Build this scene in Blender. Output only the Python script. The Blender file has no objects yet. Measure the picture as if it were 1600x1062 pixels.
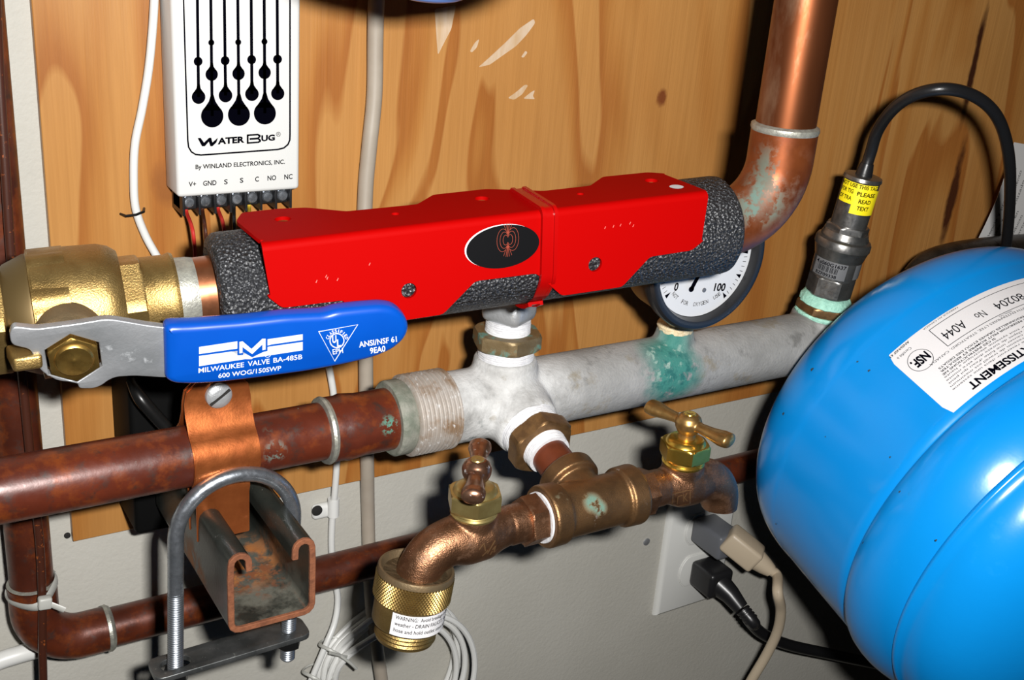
import bpy, bmesh, math, random
from mathutils import Vector, Matrix, noise
random.seed(7)
R = math.radians
# ------------------------------------------------------------------ camera
FPX = 1786.0; CW, CH = 1600, 1062
DW = 0.60                                   # camera to wall
# rows: world X (along wall), Y (into wall), Z (up) expressed in camera (right, up, forward)
RX = Vector((0.85157718, 0.13343344, 0.50696335))
NY = Vector((-0.51880577, 0.35325851, 0.77849149))
UZ = Vector((0.07521232, 0.92596109, -0.37005292))
CAM = Vector((0, -DW, 0))
cd = bpy.data.cameras.new('camera'); cam = bpy.data.objects.new('camera', cd)
bpy.context.collection.objects.link(cam)
cd.sensor_width = 36; cd.lens = FPX / CW * 36; cd.clip_start = 0.01
cam.matrix_world = Matrix(((RX.x, RX.y, -RX.z, CAM.x), (NY.x, NY.y, -NY.z, CAM.y), (UZ.x, UZ.y, -UZ.z, CAM.z), (0, 0, 0, 1)))
bpy.context.scene.camera = cam
CR = Vector((RX.x, NY.x, UZ.x)); CU = Vector((RX.y, NY.y, UZ.y)); CF = Vector((RX.z, NY.z, UZ.z))
# ------------------------------------------------------------------ light: dim room + the camera's flash beside the lens
sc = bpy.context.scene
w = bpy.data.worlds.new('room'); sc.world = w; w.use_nodes = True
bg = w.node_tree.nodes['Background']; bg.inputs[0].default_value = (1.0, 0.93, 0.85, 1); bg.inputs[1].default_value = 0.003
ld = bpy.data.lights.new('flash', 'AREA'); ld.shape = 'RECTANGLE'; ld.size = 0.026; ld.size_y = 0.014
ld.energy = 8.0; ld.color = (1.0, 0.985, 0.96)
fl = bpy.data.objects.new('flash', ld); bpy.context.collection.objects.link(fl)
fm = Matrix.Rotation(R(-6), 4, CU) @ cam.matrix_world.to_3x3().to_4x4(); fm.translation = CAM + CR * 0.044 + CU * 0.019
fl.matrix_world = fm
sc.view_settings.view_transform = 'Standard'; sc.view_settings.look = 'None'
sc.view_settings.gamma = 1; sc.view_settings.exposure = 0.0; sc.view_settings.use_curve_mapping = False

def ray(px, py):
    u = (px - CW / 2) / FPX; v = -(py - CH / 2) / FPX
    return CR * u + CU * v + CF
def P(px, py, Y):                            # point at distance Y in front of the wall
    d = ray(px, py); return CAM + d * ((DW - Y) / d.y)
def PP(px, py, o, n):                        # point on a plane
    d = ray(px, py); return CAM + d * ((o - CAM).dot(n) / d.dot(n))
XA = Vector((1, 0, 0)); YA = Vector((0, 1, 0)); ZA = Vector((0, 0, 1))

# ------------------------------------------------------------------ object helpers
C = bpy.context.collection
WL = {}
def finish(bm_or_me, smooth=35):
    if isinstance(bm_or_me, bmesh.types.BMesh):
        me = bpy.data.meshes.new('m'); bmesh.ops.recalc_face_normals(bm_or_me, faces=bm_or_me.faces[:]) if bm_or_me.faces else None
        bm_or_me.to_mesh(me); bm_or_me.free()
    else: me = bm_or_me
    if smooth and len(me.polygons):
        me.polygons.foreach_set('use_smooth', [True] * len(me.polygons))
        me.set_sharp_from_angle(angle=R(smooth))
    return me
def obj(name, bm, mat, parent=None, smooth=35, label=None):
    me = finish(bm, smooth); me.name = name
    xs = [v.co for v in me.vertices]
    c = Vector([(min(p[i] for p in xs) + max(p[i] for p in xs)) / 2 for i in range(3)])
    me.transform(Matrix.Translation(-c))
    o = bpy.data.objects.new(name, me); C.objects.link(o)
    WL[o.name] = c.copy()
    if parent: o.parent = parent; o.location = c - WL[parent.name]
    else: o.location = c
    me.materials.append(mat)
    if label: o['label'] = label
    return o
def tag(o, label, cat, group=None, kind=None):
    o['label'] = label; o['category'] = cat
    if group: o['group'] = group
    if kind: o['kind'] = kind
    return o
def thing(name, label, cat, loc, group=None):
    o = bpy.data.objects.new(name, None); C.objects.link(o); o.location = loc; o.empty_display_size = 0.01
    WL[o.name] = Vector(loc)
    return tag(o, label, cat, group)
def struct(name, bm, mat, smooth=35):
    o = obj(name, bm, mat, None, smooth); o['kind'] = 'structure'; return o

def frame(a, ref=None):
    a = a.normalized(); ref = ref or (ZA if abs(a.z) < 0.9 else XA)
    u = (ref - a * ref.dot(a)).normalized(); return a, u, a.cross(u)
def lathe(bm, prof, o, a, seg=48, ref=None, rot=0, mod=None):
    a, u, v = frame(a, ref); rings = []
    for s, r in prof:
        if r < 1e-6: rings.append([bm.verts.new(o + a * s)]); continue
        rr = []
        for k in range(seg):
            t = 2 * math.pi * k / seg + rot
            q = r * (mod(t, s) if mod else 1)
            rr.append(bm.verts.new(o + a * s + u * (q * math.cos(t)) + v * (q * math.sin(t))))
        rings.append(rr)
    for A, B in zip(rings, rings[1:]):
        for k in range(seg):
            k2 = (k + 1) % seg
            if len(A) == 1 and len(B) == 1: continue
            if len(A) == 1: bm.faces.new((A[0], B[k], B[k2]))
            elif len(B) == 1: bm.faces.new((A[k], A[k2], B[0]))
            else: bm.faces.new((A[k], A[k2], B[k2], B[k]))
    for rr in (rings[0], rings[-1]):
        if len(rr) > 2:
            try: bm.faces.new(rr)
            except ValueError: pass
    return bm
def LA(prof, o, a, **k): return lathe(bmesh.new(), prof, o, a, **k)
def cyl(bm, a, b, r, r2=None, seg=40, ch=0.0):
    d = b - a; L = d.length; r2 = r if r2 is None else r2
    p = [(0, r), (L, r2)] if not ch else [(0, r - ch), (ch * .3, r - ch * .3), (ch, r), (L - ch, r2), (L - ch * .3, r2 - ch * .3), (L, r2 - ch)]
    return lathe(bm, p, a, d, seg)
def hexn(bm, o, a, r, h, rot=0, ch=0.12, n=6, ref=None):
    # hex prism with chamfered corners: many-sided with hex radius modulation
    def mod(t, s):
        t = (t - rot) % (2 * math.pi / n) - math.pi / n
        return math.cos(math.pi / n) / math.cos(t)
    c = r * ch
    def m2(t, s):
        q = mod(t, s)
        if s < 1e-7 or s > h - 1e-7: q = min(q, .92) - .01
        return q
    return lathe(bm, [(0, r), (c * .5, r), (c, r), (h - c, r), (h - c * .5, r), (h, r)], o, a, seg=n * 8, mod=m2, ref=ref)
def catmull(pts, n=10):
    out = []
    P_ = [pts[0] * 2 - pts[1]] + list(pts) + [pts[-1] * 2 - pts[-2]]
    for i in range(1, len(P_) - 2):
        a, b, c, d = P_[i - 1:i + 3]
        for k in range(n):
            t = k / n
            out.append(0.5 * ((2 * b) + (c - a) * t + (2 * a - 5 * b + 4 * c - d) * t * t + (3 * b - a - 3 * c + d) * t ** 3))
    out.append(P_[-2].copy()); return out
def sweep(bm, path, rad, seg=16, flat=None, up=None, cap=True, rf=None):
    n = len(path); R_ = rad if isinstance(rad, (list, tuple)) else [rad] * n
    if len(R_) != n:
        m = len(R_); R_ = [R_[min(int(i * (m - 1) / (n - 1)), m - 2)] * (1 - (i * (m - 1) / (n - 1) - min(int(i * (m - 1) / (n - 1)), m - 2))) + R_[min(int(i * (m - 1) / (n - 1)), m - 2) + 1] * (i * (m - 1) / (n - 1) - min(int(i * (m - 1) / (n - 1)), m - 2)) for i in range(n)]
    T = [(path[min(i + 1, n - 1)] - path[max(i - 1, 0)]).normalized() for i in range(n)]
    _, u, _v = frame(T[0], up); rings = []
    for i in range(n):
        u = (u - T[i] * u.dot(T[i])).normalized(); v = T[i].cross(u); rr = []
        for k in range(seg):
            t = 2 * math.pi * k / seg; r = R_[i]
            x, y = math.cos(t) * r, math.sin(t) * r
            if flat: x *= flat[0]; y *= flat[1]
            if rf: q = rf(t, i); x *= q; y *= q
            rr.append(bm.verts.new(path[i] + u * x + v * y))
        rings.append(rr)
    for A, B in zip(rings, rings[1:]):
        for k in range(seg): bm.faces.new((A[k], A[(k + 1) % seg], B[(k + 1) % seg], B[k]))
    if cap: bm.faces.new(rings[0]); bm.faces.new(rings[-1][::-1])
    return bm
def SW(path, rad, **k): return sweep(bmesh.new(), path, rad, **k)
def box(bm, c, sx, sy, sz, bev=0.0, ax=None, seg=3):
    ax = ax or (XA, YA, ZA)
    m = Matrix((ax[0] * sx, ax[1] * sy, ax[2] * sz)).transposed().to_4x4(); m.translation = c
    r = bmesh.ops.create_cube(bm, size=1, matrix=m)
    if bev:
        es = list({e for v in r['verts'] for e in v.link_edges})
        bmesh.ops.bevel(bm, geom=es, offset=bev, segments=seg, affect='EDGES', profile=0.5)
    return bm
def BX(*a, **k): return box(bmesh.new(), *a, **k)
def ev(o):
    dg = bpy.context.evaluated_depsgraph_get(); dg.update()
    me = bpy.data.meshes.new_from_object(o.evaluated_get(dg), depsgraph=dg)
    return me
def fuse(bm, voxel=0.0008, it=4, fac=0.5):
    bmesh.ops.recalc_face_normals(bm, faces=bm.faces[:])
    me = bpy.data.meshes.new('f'); bm.to_mesh(me); bm.free()
    o = bpy.data.objects.new('tmp', me); C.objects.link(o)
    m = o.modifiers.new('r', 'REMESH'); m.mode = 'VOXEL'; m.voxel_size = voxel; m.adaptivity = 0
    s = o.modifiers.new('s', 'SMOOTH'); s.factor = fac; s.iterations = it
    out = ev(o); bpy.data.objects.remove(o, do_unlink=True); return out
def plate(loops, o, u, v, depth, bevel=0.0, lo=0.0, hi=None):
    """2D closed outlines (first outer, the rest holes) in plane (o,u,v) extruded along u x v by depth"""
    cu = bpy.data.curves.new('c', 'CURVE'); cu.dimensions = '2D'; cu.fill_mode = 'BOTH'
    K = 100.0
    for lp in loops:
        sp = cu.splines.new('POLY'); sp.points.add(len(lp) - 1)
        for p, q in zip(sp.points, lp): p.co = (q[0] * K, q[1] * K, 0, 1)
        sp.use_cyclic_u = True
    cu.extrude = max(depth / 2 - bevel, 0) * K; cu.bevel_depth = bevel * K; cu.bevel_resolution = 2; cu.offset = -bevel * K
    t = bpy.data.objects.new('t', cu); C.objects.link(t); me = ev(t); bpy.data.objects.remove(t, do_unlink=True)
    n = u.cross(v).normalized()
    for vt in me.vertices:
        x, y, z = vt.co / K; vt.co = o + u * x + v * y + n * (z + depth / 2)
    bm = bmesh.new(); bm.from_mesh(me); bmesh.ops.remove_doubles(bm, verts=bm.verts[:], dist=1e-6)
    return bm
def pxloop(pts, o, u, v):
    n = u.cross(v); out = []
    for p in pts:
        q = PP(p[0], p[1], o, n) - o; out.append((q.dot(u), q.dot(v)))
    return out
def rnd(lp, r, n=4):
    """round the corners of a 2D loop"""
    out = []; m = len(lp)
    for i in range(m):
        a, b, c = Vector(lp[i - 1]), Vector(lp[i]), Vector(lp[(i + 1) % m])
        d1, d2 = (a - b), (c - b); k = min(r, d1.length * .45, d2.length * .45)
        s, e = b + d1.normalized() * k, b + d2.normalized() * k
        for j in range(n + 1):
            t = j / n; out.append(tuple((1 - t) ** 2 * s + 2 * t * (1 - t) * b + t * t * e))
    return out
def circ2(cx, cy, rx, ry=None, n=24):
    ry = ry or rx
    return [(cx + rx * math.cos(2 * math.pi * k / n), cy + ry * math.sin(2 * math.pi * k / n)) for k in range(n)]
_tc = {}
def textdata(s, bold):
    if (s, bold) in _tc: return _tc[s, bold]
    cu = bpy.data.curves.new('t', 'FONT'); cu.body = s; cu.size = 1; cu.offset = bold; cu.resolution_u = 3
    t = bpy.data.objects.new('t', cu); C.objects.link(t); me = ev(t); bpy.data.objects.remove(t, do_unlink=True)
    vs = [(v.co.x, v.co.y) for v in me.vertices]; fs = [tuple(p.vertices) for p in me.polygons]
    x0 = min(v[0] for v in vs); x1 = max(v[0] for v in vs)
    _tc[s, bold] = ([((x - x0) / (x1 - x0), y / 0.70) for x, y in vs], fs); return _tc[s, bold]
def text(bm, s, F, bold=0.0):
    vs, fs = textdata(s, bold); V = [bm.verts.new(F(u, v)) for u, v in vs]
    for f in fs:
        try: bm.faces.new([V[i] for i in f])
        except ValueError: pass
def tq(bm, s, bl, br, tl, o, n, bold=0.0, off=0.00012, italic=0):
    """text on plane, anchored by pixels of baseline-left, baseline-right, cap-top-left"""
    a = PP(*bl, o, n); b = PP(*br, o, n); c = PP(*tl, o, n)
    nn = n if n.dot(CAM - o) > 0 else -n
    text(bm, s, lambda u, v: a + (b - a) * (u) + (c - a) * v + nn * off, bold)
def poly(bm, pts, F):
    from mathutils.geometry import tessellate_polygon
    V = [bm.verts.new(F(*p)) for p in pts]
    for t in tessellate_polygon([[Vector((p[0], p[1], 0)) for p in pts]]):
        try: bm.faces.new([V[i] for i in t])
        except ValueError: pass
def strip(bm, pts, wd, F, closed=False):
    """2D polyline with width"""
    m = len(pts); L = []; Rr = []
    for i in range(m):
        a = Vector(pts[i - 1] if (i or closed) else pts[0]); c = Vector(pts[(i + 1) % m] if (i < m - 1 or closed) else pts[-1])
        d = (c - a).normalized(); nn = Vector((-d.y, d.x)) * wd / 2; p = Vector(pts[i])
        L.append(bm.verts.new(F(*(p + nn)))); Rr.append(bm.verts.new(F(*(p - nn))))
    for i in range(m if closed else m - 1):
        j = (i + 1) % m; bm.faces.new((L[i], L[j], Rr[j], Rr[i]))

# ------------------------------------------------------------------ materials
def mat(name, col, rough=.5, metal=0.0, var=None, vs=40, bump=0.0, bs=800, layers=(), stretch=(1, 1, 1), coat=0, spec=.5, alpha=1, trans=0, rv=0.0):
    """var: second colour mixed by noise. layers: (colour, noise scale, lo, hi, metal, rough, centre|None, radius)"""
    m = bpy.data.materials.new(name); m.use_nodes = True; nt = m.node_tree; N = nt.nodes; L = nt.links
    b = N['Principled BSDF']; g = N.new('ShaderNodeNewGeometry'); mp = N.new('ShaderNodeMapping'); L.new(g.outputs['Position'], mp.inputs[0])
    mp.inputs['Scale'].default_value = stretch
    def nz(sc_, det=4, rg=.6):
        n = N.new('ShaderNodeTexNoise'); n.inputs['Scale'].default_value = sc_; n.inputs['Detail'].default_value = det
        n.inputs['Roughness'].default_value = rg; L.new(mp.outputs[0], n.inputs['Vector']); return n.outputs['Fac']
    def mr(x, lo, hi, a=0, c=1):
        n = N.new('ShaderNodeMapRange'); n.inputs[1].default_value = lo; n.inputs[2].default_value = hi; n.inputs[3].default_value = a; n.inputs[4].default_value = c
        L.new(x, n.inputs[0]); return n.outputs[0]
    def mul(x, y):
        n = N.new('ShaderNodeMath'); n.operation = 'MULTIPLY'; L.new(x, n.inputs[0]); L.new(y, n.inputs[1]); return n.outputs[0]
    def mx(f, a, c):
        n = N.new('ShaderNodeMix'); n.data_type = 'RGBA'; L.new(f, n.inputs[0])
        for k, q in ((6, a), (7, c)):
            if isinstance(q, tuple): n.inputs[k].default_value = (*q, 1)
            else: L.new(q, n.inputs[k])
        return n.outputs[2]
    def mf(f, a, c):
        n = N.new('ShaderNodeMix'); n.data_type = 'FLOAT'; L.new(f, n.inputs[0])
        for k, q in ((2, a), (3, c)):
            if isinstance(q, (int, float)): n.inputs[k].default_value = q
            else: L.new(q, n.inputs[k])
        return n.outputs[0]
    cc = tuple(col); me_ = float(metal); ro = float(rough)
    if var: cc = mx(mr(nz(vs), .35, .65), cc, tuple(var))
    if rv: ro = mr(nz(vs * 2.3), .3, .7, max(rough - rv, .03), min(rough + rv, 1))
    for lay in layers:
        c, s_, lo, hi, lm, lr = lay[:6]
        k = mr(nz(s_, 6, .65), lo, hi)
        if len(lay) > 6 and lay[6] is not None:
            d = N.new('ShaderNodeVectorMath'); d.operation = 'DISTANCE'; L.new(g.outputs['Position'], d.inputs[0]); d.inputs[1].default_value = lay[6]
            k = mul(k, mr(d.outputs['Value'], lay[7] * 1.0, lay[7] * .45))
        cc = mx(k, cc, tuple(c)); me_ = mf(k, me_, float(lm)); ro = mf(k, ro, float(lr))
    for q, s in ((cc, 'Base Color'), (me_, 'Metallic'), (ro, 'Roughness')):
        if isinstance(q, tuple): b.inputs[s].default_value = (*q, 1)
        elif isinstance(q, float): b.inputs[s].default_value = q
        else: L.new(q, b.inputs[s])
    if bump:
        bp = N.new('ShaderNodeBump'); bp.inputs['Strength'].default_value = 1; bp.inputs['Distance'].default_value = bump
        L.new(nz(bs, 3, .6), bp.inputs['Height']); L.new(bp.outputs[0], b.inputs['Normal'])
    b.inputs['Coat Weight'].default_value = coat; b.inputs['Coat Roughness'].default_value = .12
    b.inputs['Specular IOR Level'].default_value = spec; b.inputs['Alpha'].default_value = alpha; b.inputs['Transmission Weight'].default_value = trans
    return m
GREEN = (.12, .36, .29)
m_dry = mat('painted_drywall', (.44, .425, .38), .62, var=(.40, .385, .34), vs=6, bump=.0003, bs=350, layers=(((.33, .27, .19), 42, .735, .775, 0, .7),))
def copper(name, a=(.115, .024, .009), b_=(.062, .015, .008), r=.34, extra=(), met=.30):
    return mat(name, a, r, met, var=b_, vs=38, rv=.08, bump=.00006, bs=300,
               layers=(((.20, .045, .010), 70, .50, .70, .3, .34), ((.030, .014, .010), 120, .53, .70, .1, .5), ((.15, .13, .09), 260, .70, .73, 0, .7), (GREEN, 95, .72, .75, 0, .8)) + tuple(extra))
m_cu_left = copper('aged_copper')
m_cu_front = copper('browned_copper', (.100, .019, .008), (.058, .013, .008), .31, (((.06, .17, .125), 330, .48, .53, 0, .8, tuple(P(423, 663, .144)), .0075), ((.06, .17, .125), 330, .50, .55, 0, .8, tuple(P(607, 664, .144)), .0060), ((.09, .12, .10), 330, .50, .55, 0, .8, tuple(P(430, 706, .144)), .0065), ((.20, .14, .09), 260, .36, .44, 0, .8, tuple(P(99, 708, .144)), .0035)), .12)
m_cu_clean = mat('bright_copper', (.42, .17, .08), .36, .9, var=(.30, .11, .05), vs=60, rv=.06)
ELB = P(1208, 290, .22)
m_cu_elbow = mat('elbow_copper', (.23, .060, .016), .40, .65, var=(.15, .036, .011), vs=60, rv=.06,
                 layers=(((.125, .105, .08), 48, .45, .62, .2, .7, tuple(P(1222, 300, .222)), .024), ((.065, .115, .09), 120, .46, .54, .05, .8, tuple(P(1183, 268, .219)), .019), ((.09, .14, .115), 130, .46, .54, .05, .8, tuple(P(1192, 316, .222)), .017)))
m_solder = mat('solder', (.27, .265, .235), .42, .6, var=(.40, .40, .34), vs=300, bump=.0002, bs=900)
m_brass = mat('cast_brass', (.39, .265, .098), .40, .9, var=(.29, .185, .062), vs=70, bump=.00018, bs=1500, rv=.05)
m_knurl = mat('knurled_brass', (.38, .26, .09), .34, .9, var=(.26, .17, .06), vs=120)
m_brass_d = mat('dull_brass', (.17, .125, .07), .5, .7, var=(.22, .15, .08), vs=150, bump=.00015, bs=900)
m_brass_b = mat('bright_brass', (.62, .40, .11), .28, .95, var=(.48, .28, .07), vs=90, rv=.07)
m_bronze = mat('cast_bronze', (.30, .150, .080), .36, .9, var=(.19, .092, .048), vs=80, bump=.00024, bs=1300, rv=.06,
               layers=(((.14, .08, .05), 120, .54, .70, .6, .5),))
m_bronze_tee = mat('weathered_bronze', (.27, .145, .062), .40, .85, var=(.15, .085, .042), vs=75, bump=.00016, bs=1500,
                   layers=(((.11, .19, .145), 190, .50, .55, .1, .75, tuple(P(884, 768, .216)), .0085), ((.11, .19, .145), 190, .55, .59, .1, .75, tuple(P(906, 768, .216)), .0075), ((.11, .19, .145), 170, .40, .48, .1, .75, tuple(P(928, 784, .216)), .0065), ((.11, .19, .145), 170, .40, .48, .1, .75, tuple(P(936, 794, .216)), .005), ((.22, .20, .19), 90, .66, .70, .4, .6)))
m_bush = mat('tarnished_brass', (.30, .17, .07), .42, .8, var=(.18, .10, .045), vs=160, bump=.0001, bs=900)
m_bush_g = mat('tarnished_green_brass', (.20, .145, .075), .5, .6, var=(.16, .11, .05), vs=160, bump=.0001, bs=900, layers=(((.07, .16, .13), 90, .52, .62, 0, .8),))
GP = P(1052, 555, .14)
m_cast = mat('oxidised_casting', (.335, .33, .32), .66, .12, var=(.215, .212, .205), vs=30, bump=.00035, bs=600,
             layers=(((.165, .162, .155), 75, .54, .68, .1, .7), ((.47, .47, .465), 38, .36, .60, 0, .8, tuple(P(795, 610, .14)), .058), ((.20, .17, .12), 45, .57, .70, .1, .7),
                     ((.09, .11, .11), 90, .52, .62, .2, .6, tuple(P(700, 680, .13)), .025),
                     ((.035, .17, .14), 55, .28, .38, 0, .75, tuple(P(1052, 528, .135)), .025), ((.035, .18, .15), 90, .40, .46, 0, .75, tuple(P(1057, 590, .14)), .024), ((.012, .11, .10), 130, .48, .60, 0, .75, tuple(P(1053, 585, .14)), .026),
                     ((.26, .36, .31), 140, .58, .64, 0, .8, tuple(GP), .022)))
m_thread = mat('pale_threaded_brass', (.32, .275, .235), .5, .25, var=(.40, .37, .34), vs=60, bump=.0001, bs=500, layers=(((.24, .16, .10), 70, .50, .66, .3, .5), ((.46, .45, .44), 300, .58, .66, 0, .6)))
m_flange = mat('greenish_flange', (.15, .165, .13), .65, .3, var=(.26, .26, .22), vs=140, bump=.0003, bs=500)
m_ptfe = mat('thread_tape', (.60, .60, .61), .6, 0, var=(.50, .50, .52), vs=300, bump=.0003, bs=500)
m_dope = mat('cream_pipe_dope', (.72, .62, .42), .7, 0, var=(.55, .42, .24), vs=400, bump=.0006, bs=700)
m_dopeg = mat('mint_thread_compound', (.36, .66, .53), .65, 0, var=(.26, .52, .42), vs=300, bump=.0008, bs=500)
m_zinc = mat('cast_zinc', (.46, .47, .49), .40, .75, var=(.33, .345, .36), vs=45, bump=.0001, bs=700, layers=(((.62, .64, .66), 90, .60, .70, .6, .45),))
m_galv = mat('galvanised_steel', (.36, .37, .38), .42, .5, var=(.36, .37, .38), vs=260, bump=.0003, bs=450)
m_chrome = mat('zinc_plated_steel', (.46, .49, .54), .28, .9, var=(.34, .37, .41), vs=150, bump=.00004, bs=900, rv=.08)
m_bluegrip = mat('blue_vinyl', (.0006, .050, .30), .30, 0, var=(.0006, .045, .28), vs=30, spec=.5)
m_print = mat('white_print', (.52, .54, .56), .5)
m_ink = mat('black_print', (.0012, .0012, .003), .9, spec=0)
m_foam = mat('foam_insulation', (.030, .031, .034), .62, 0, var=(.055, .056, .060), vs=300, bump=.0011, bs=620, layers=(((.16, .165, .175), 620, .56, .64, 0, .42), ((.36, .37, .39), 700, .67, .70, 0, .32)))
def foam_mat():
    m = bpy.data.materials.new('foam_insulation'); m.use_nodes = True; nt = m.node_tree; N = nt.nodes; L = nt.links; b = N['Principled BSDF']
    g = N.new('ShaderNodeNewGeometry')
    v = N.new('ShaderNodeTexVoronoi'); v.inputs['Scale'].default_value = 620; L.new(g.outputs['Position'], v.inputs['Vector'])
    v2 = N.new('ShaderNodeTexNoise'); v2.inputs['Scale'].default_value = 1500; v2.inputs['Detail'].default_value = 2; L.new(g.outputs['Position'], v2.inputs['Vector'])
    r = N.new('ShaderNodeValToRGB'); e = r.color_ramp.elements; e[0].position = .50; e[0].color = (.012, .0125, .014, 1); e[1].position = .74; e[1].color = (.20, .205, .22, 1)
    q = e.new(.62); q.color = (.032, .033, .037, 1)
    L.new(v2.outputs['Fac'], r.inputs[0]); L.new(r.outputs[0], b.inputs['Base Color'])
    b.inputs['Roughness'].default_value = .46; b.inputs['Specular IOR Level'].default_value = .38
    bp = N.new('ShaderNodeBump'); bp.inputs['Distance'].default_value = .0011; L.new(v.outputs['Distance'], bp.inputs['Height'])
    L.new(bp.outputs[0], b.inputs['Normal']); return m
m_foam = foam_mat()
m_red = mat('red_powder_coat', (.265, .0004, .0003), .60, 0, spec=.03)
m_redstrap = mat('red_plastic_strap', (.27, .001, .001), .25, 0, spec=.4)
m_blacklab = mat('black_sticker', (.0020, .0020, .0025), .5, spec=.15)
m_redink = mat('orange_print', (.22, .03, .012), .6)
m_bpl = mat('black_plastic', (.011, .011, .012), .32, spec=.5)
m_bmet = mat('black_painted_steel', (.006, .006, .006), .3, spec=.3)
m_rub = mat('black_cable_jacket', (.010, .010, .011), .34, bump=.00008, bs=500)
m_abs = mat('white_abs', (.60, .60, .585), .42, bump=.00003, bs=2500)
m_wcab = mat('white_cable_jacket', (.62, .62, .60), .38)
m_bcab = mat('beige_cable_jacket', (.34, .295, .24), .45, var=(.30, .255, .205), vs=40)
m_bcord = mat('beige_cord', (.42, .345, .25), .42)
m_dial = mat('dial_white', (.52, .53, .55), .5)
m_steel = mat('stainless_steel', (.24, .232, .222), .33, .85, var=(.16, .156, .15), vs=150, rv=.08)
m_lab = mat('silver_label', (.15, .153, .16), .42, .2)
m_yel = mat('yellow_label', (.86, .70, .01), .45)
m_tank = mat('blue_enamel', (.002, .205, .57), .22, 0, var=(.002, .192, .54), vs=12, bump=.00007, bs=90, spec=.5,
             layers=(((.01, .07, .20), 60, .735, .755, 0, .5), ((.006, .225, .57), 35, .62, .78, 0, .3)))
m_paper = mat('paper_label', (.60, .59, .60), .5)
m_sheet = mat('printed_sheet', (.52, .51, .50), .7)
m_plate = mat('white_wall_plate', (.60, .60, .575), .34)
m_grey = mat('grey_plastic', (.10, .105, .118), .42)
m_strut = mat('rusted_strut', (.030, .033, .028), .32, .25, var=(.018, .020, .017), vs=40, bump=.0001, bs=500,
              layers=(((.105, .105, .085), 60, .40, .58, .1, .6, (P(358, 993, .18).x + .0206, -.165, P(358, 993, .18).z), .030), ((.085, .085, .07), 60, .40, .58, .1, .6, (P(358, 993, .18).x + .0206, -.125, P(358, 993, .18).z), .028),
                      ((.34, .115, .02), 85, .44, .56, .05, .85, (P(358, 993, .18).x + .0186, -.128, P(358, 993, .18).z), .030), ((.16, .05, .015), 160, .52, .60, .05, .85, (P(358, 993, .18).x + .0206, -.140, P(358, 993, .18).z), .026), ((.22, .22, .20), 420, .68, .72, .1, .5)))
m_rust = mat('rust', (.21, .072, .030), .9, .1, var=(.13, .043, .018), vs=260, bump=.0005, bs=500)
m_clamp = mat('copper_plated_clamp', (.42, .12, .032), .38, .8, var=(.34, .09, .024), vs=80, rv=.06, bump=.00005, bs=900, layers=(((.30, .08, .025), 260, .66, .72, .6, .5),))
m_tie = mat('nylon_tie', (.40, .40, .37), .4, spec=.5)
m_redw = mat('red_wire', (.42, .02, .015), .4)
m_brownw = mat('brown_wire', (.045, .013, .007), .35, layers=(((.25, .06, .01), 330, .62, .66, 0, .5),))
m_conduit = mat('dark_braided_hose', (.050, .040, .030), .34, .5, var=(.020, .017, .014), vs=90, bump=.0003, bs=600)
m_hole = mat('dark_hole', (.008, .007, .006), .9)
m_sump = mat('blue_filter_plastic', (.09, .20, .50), .3)
m_torn = mat('torn_veneer', (.56, .43, .31), .8, var=(.48, .32, .18), vs=160, stretch=(1, 1, .2))


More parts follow.
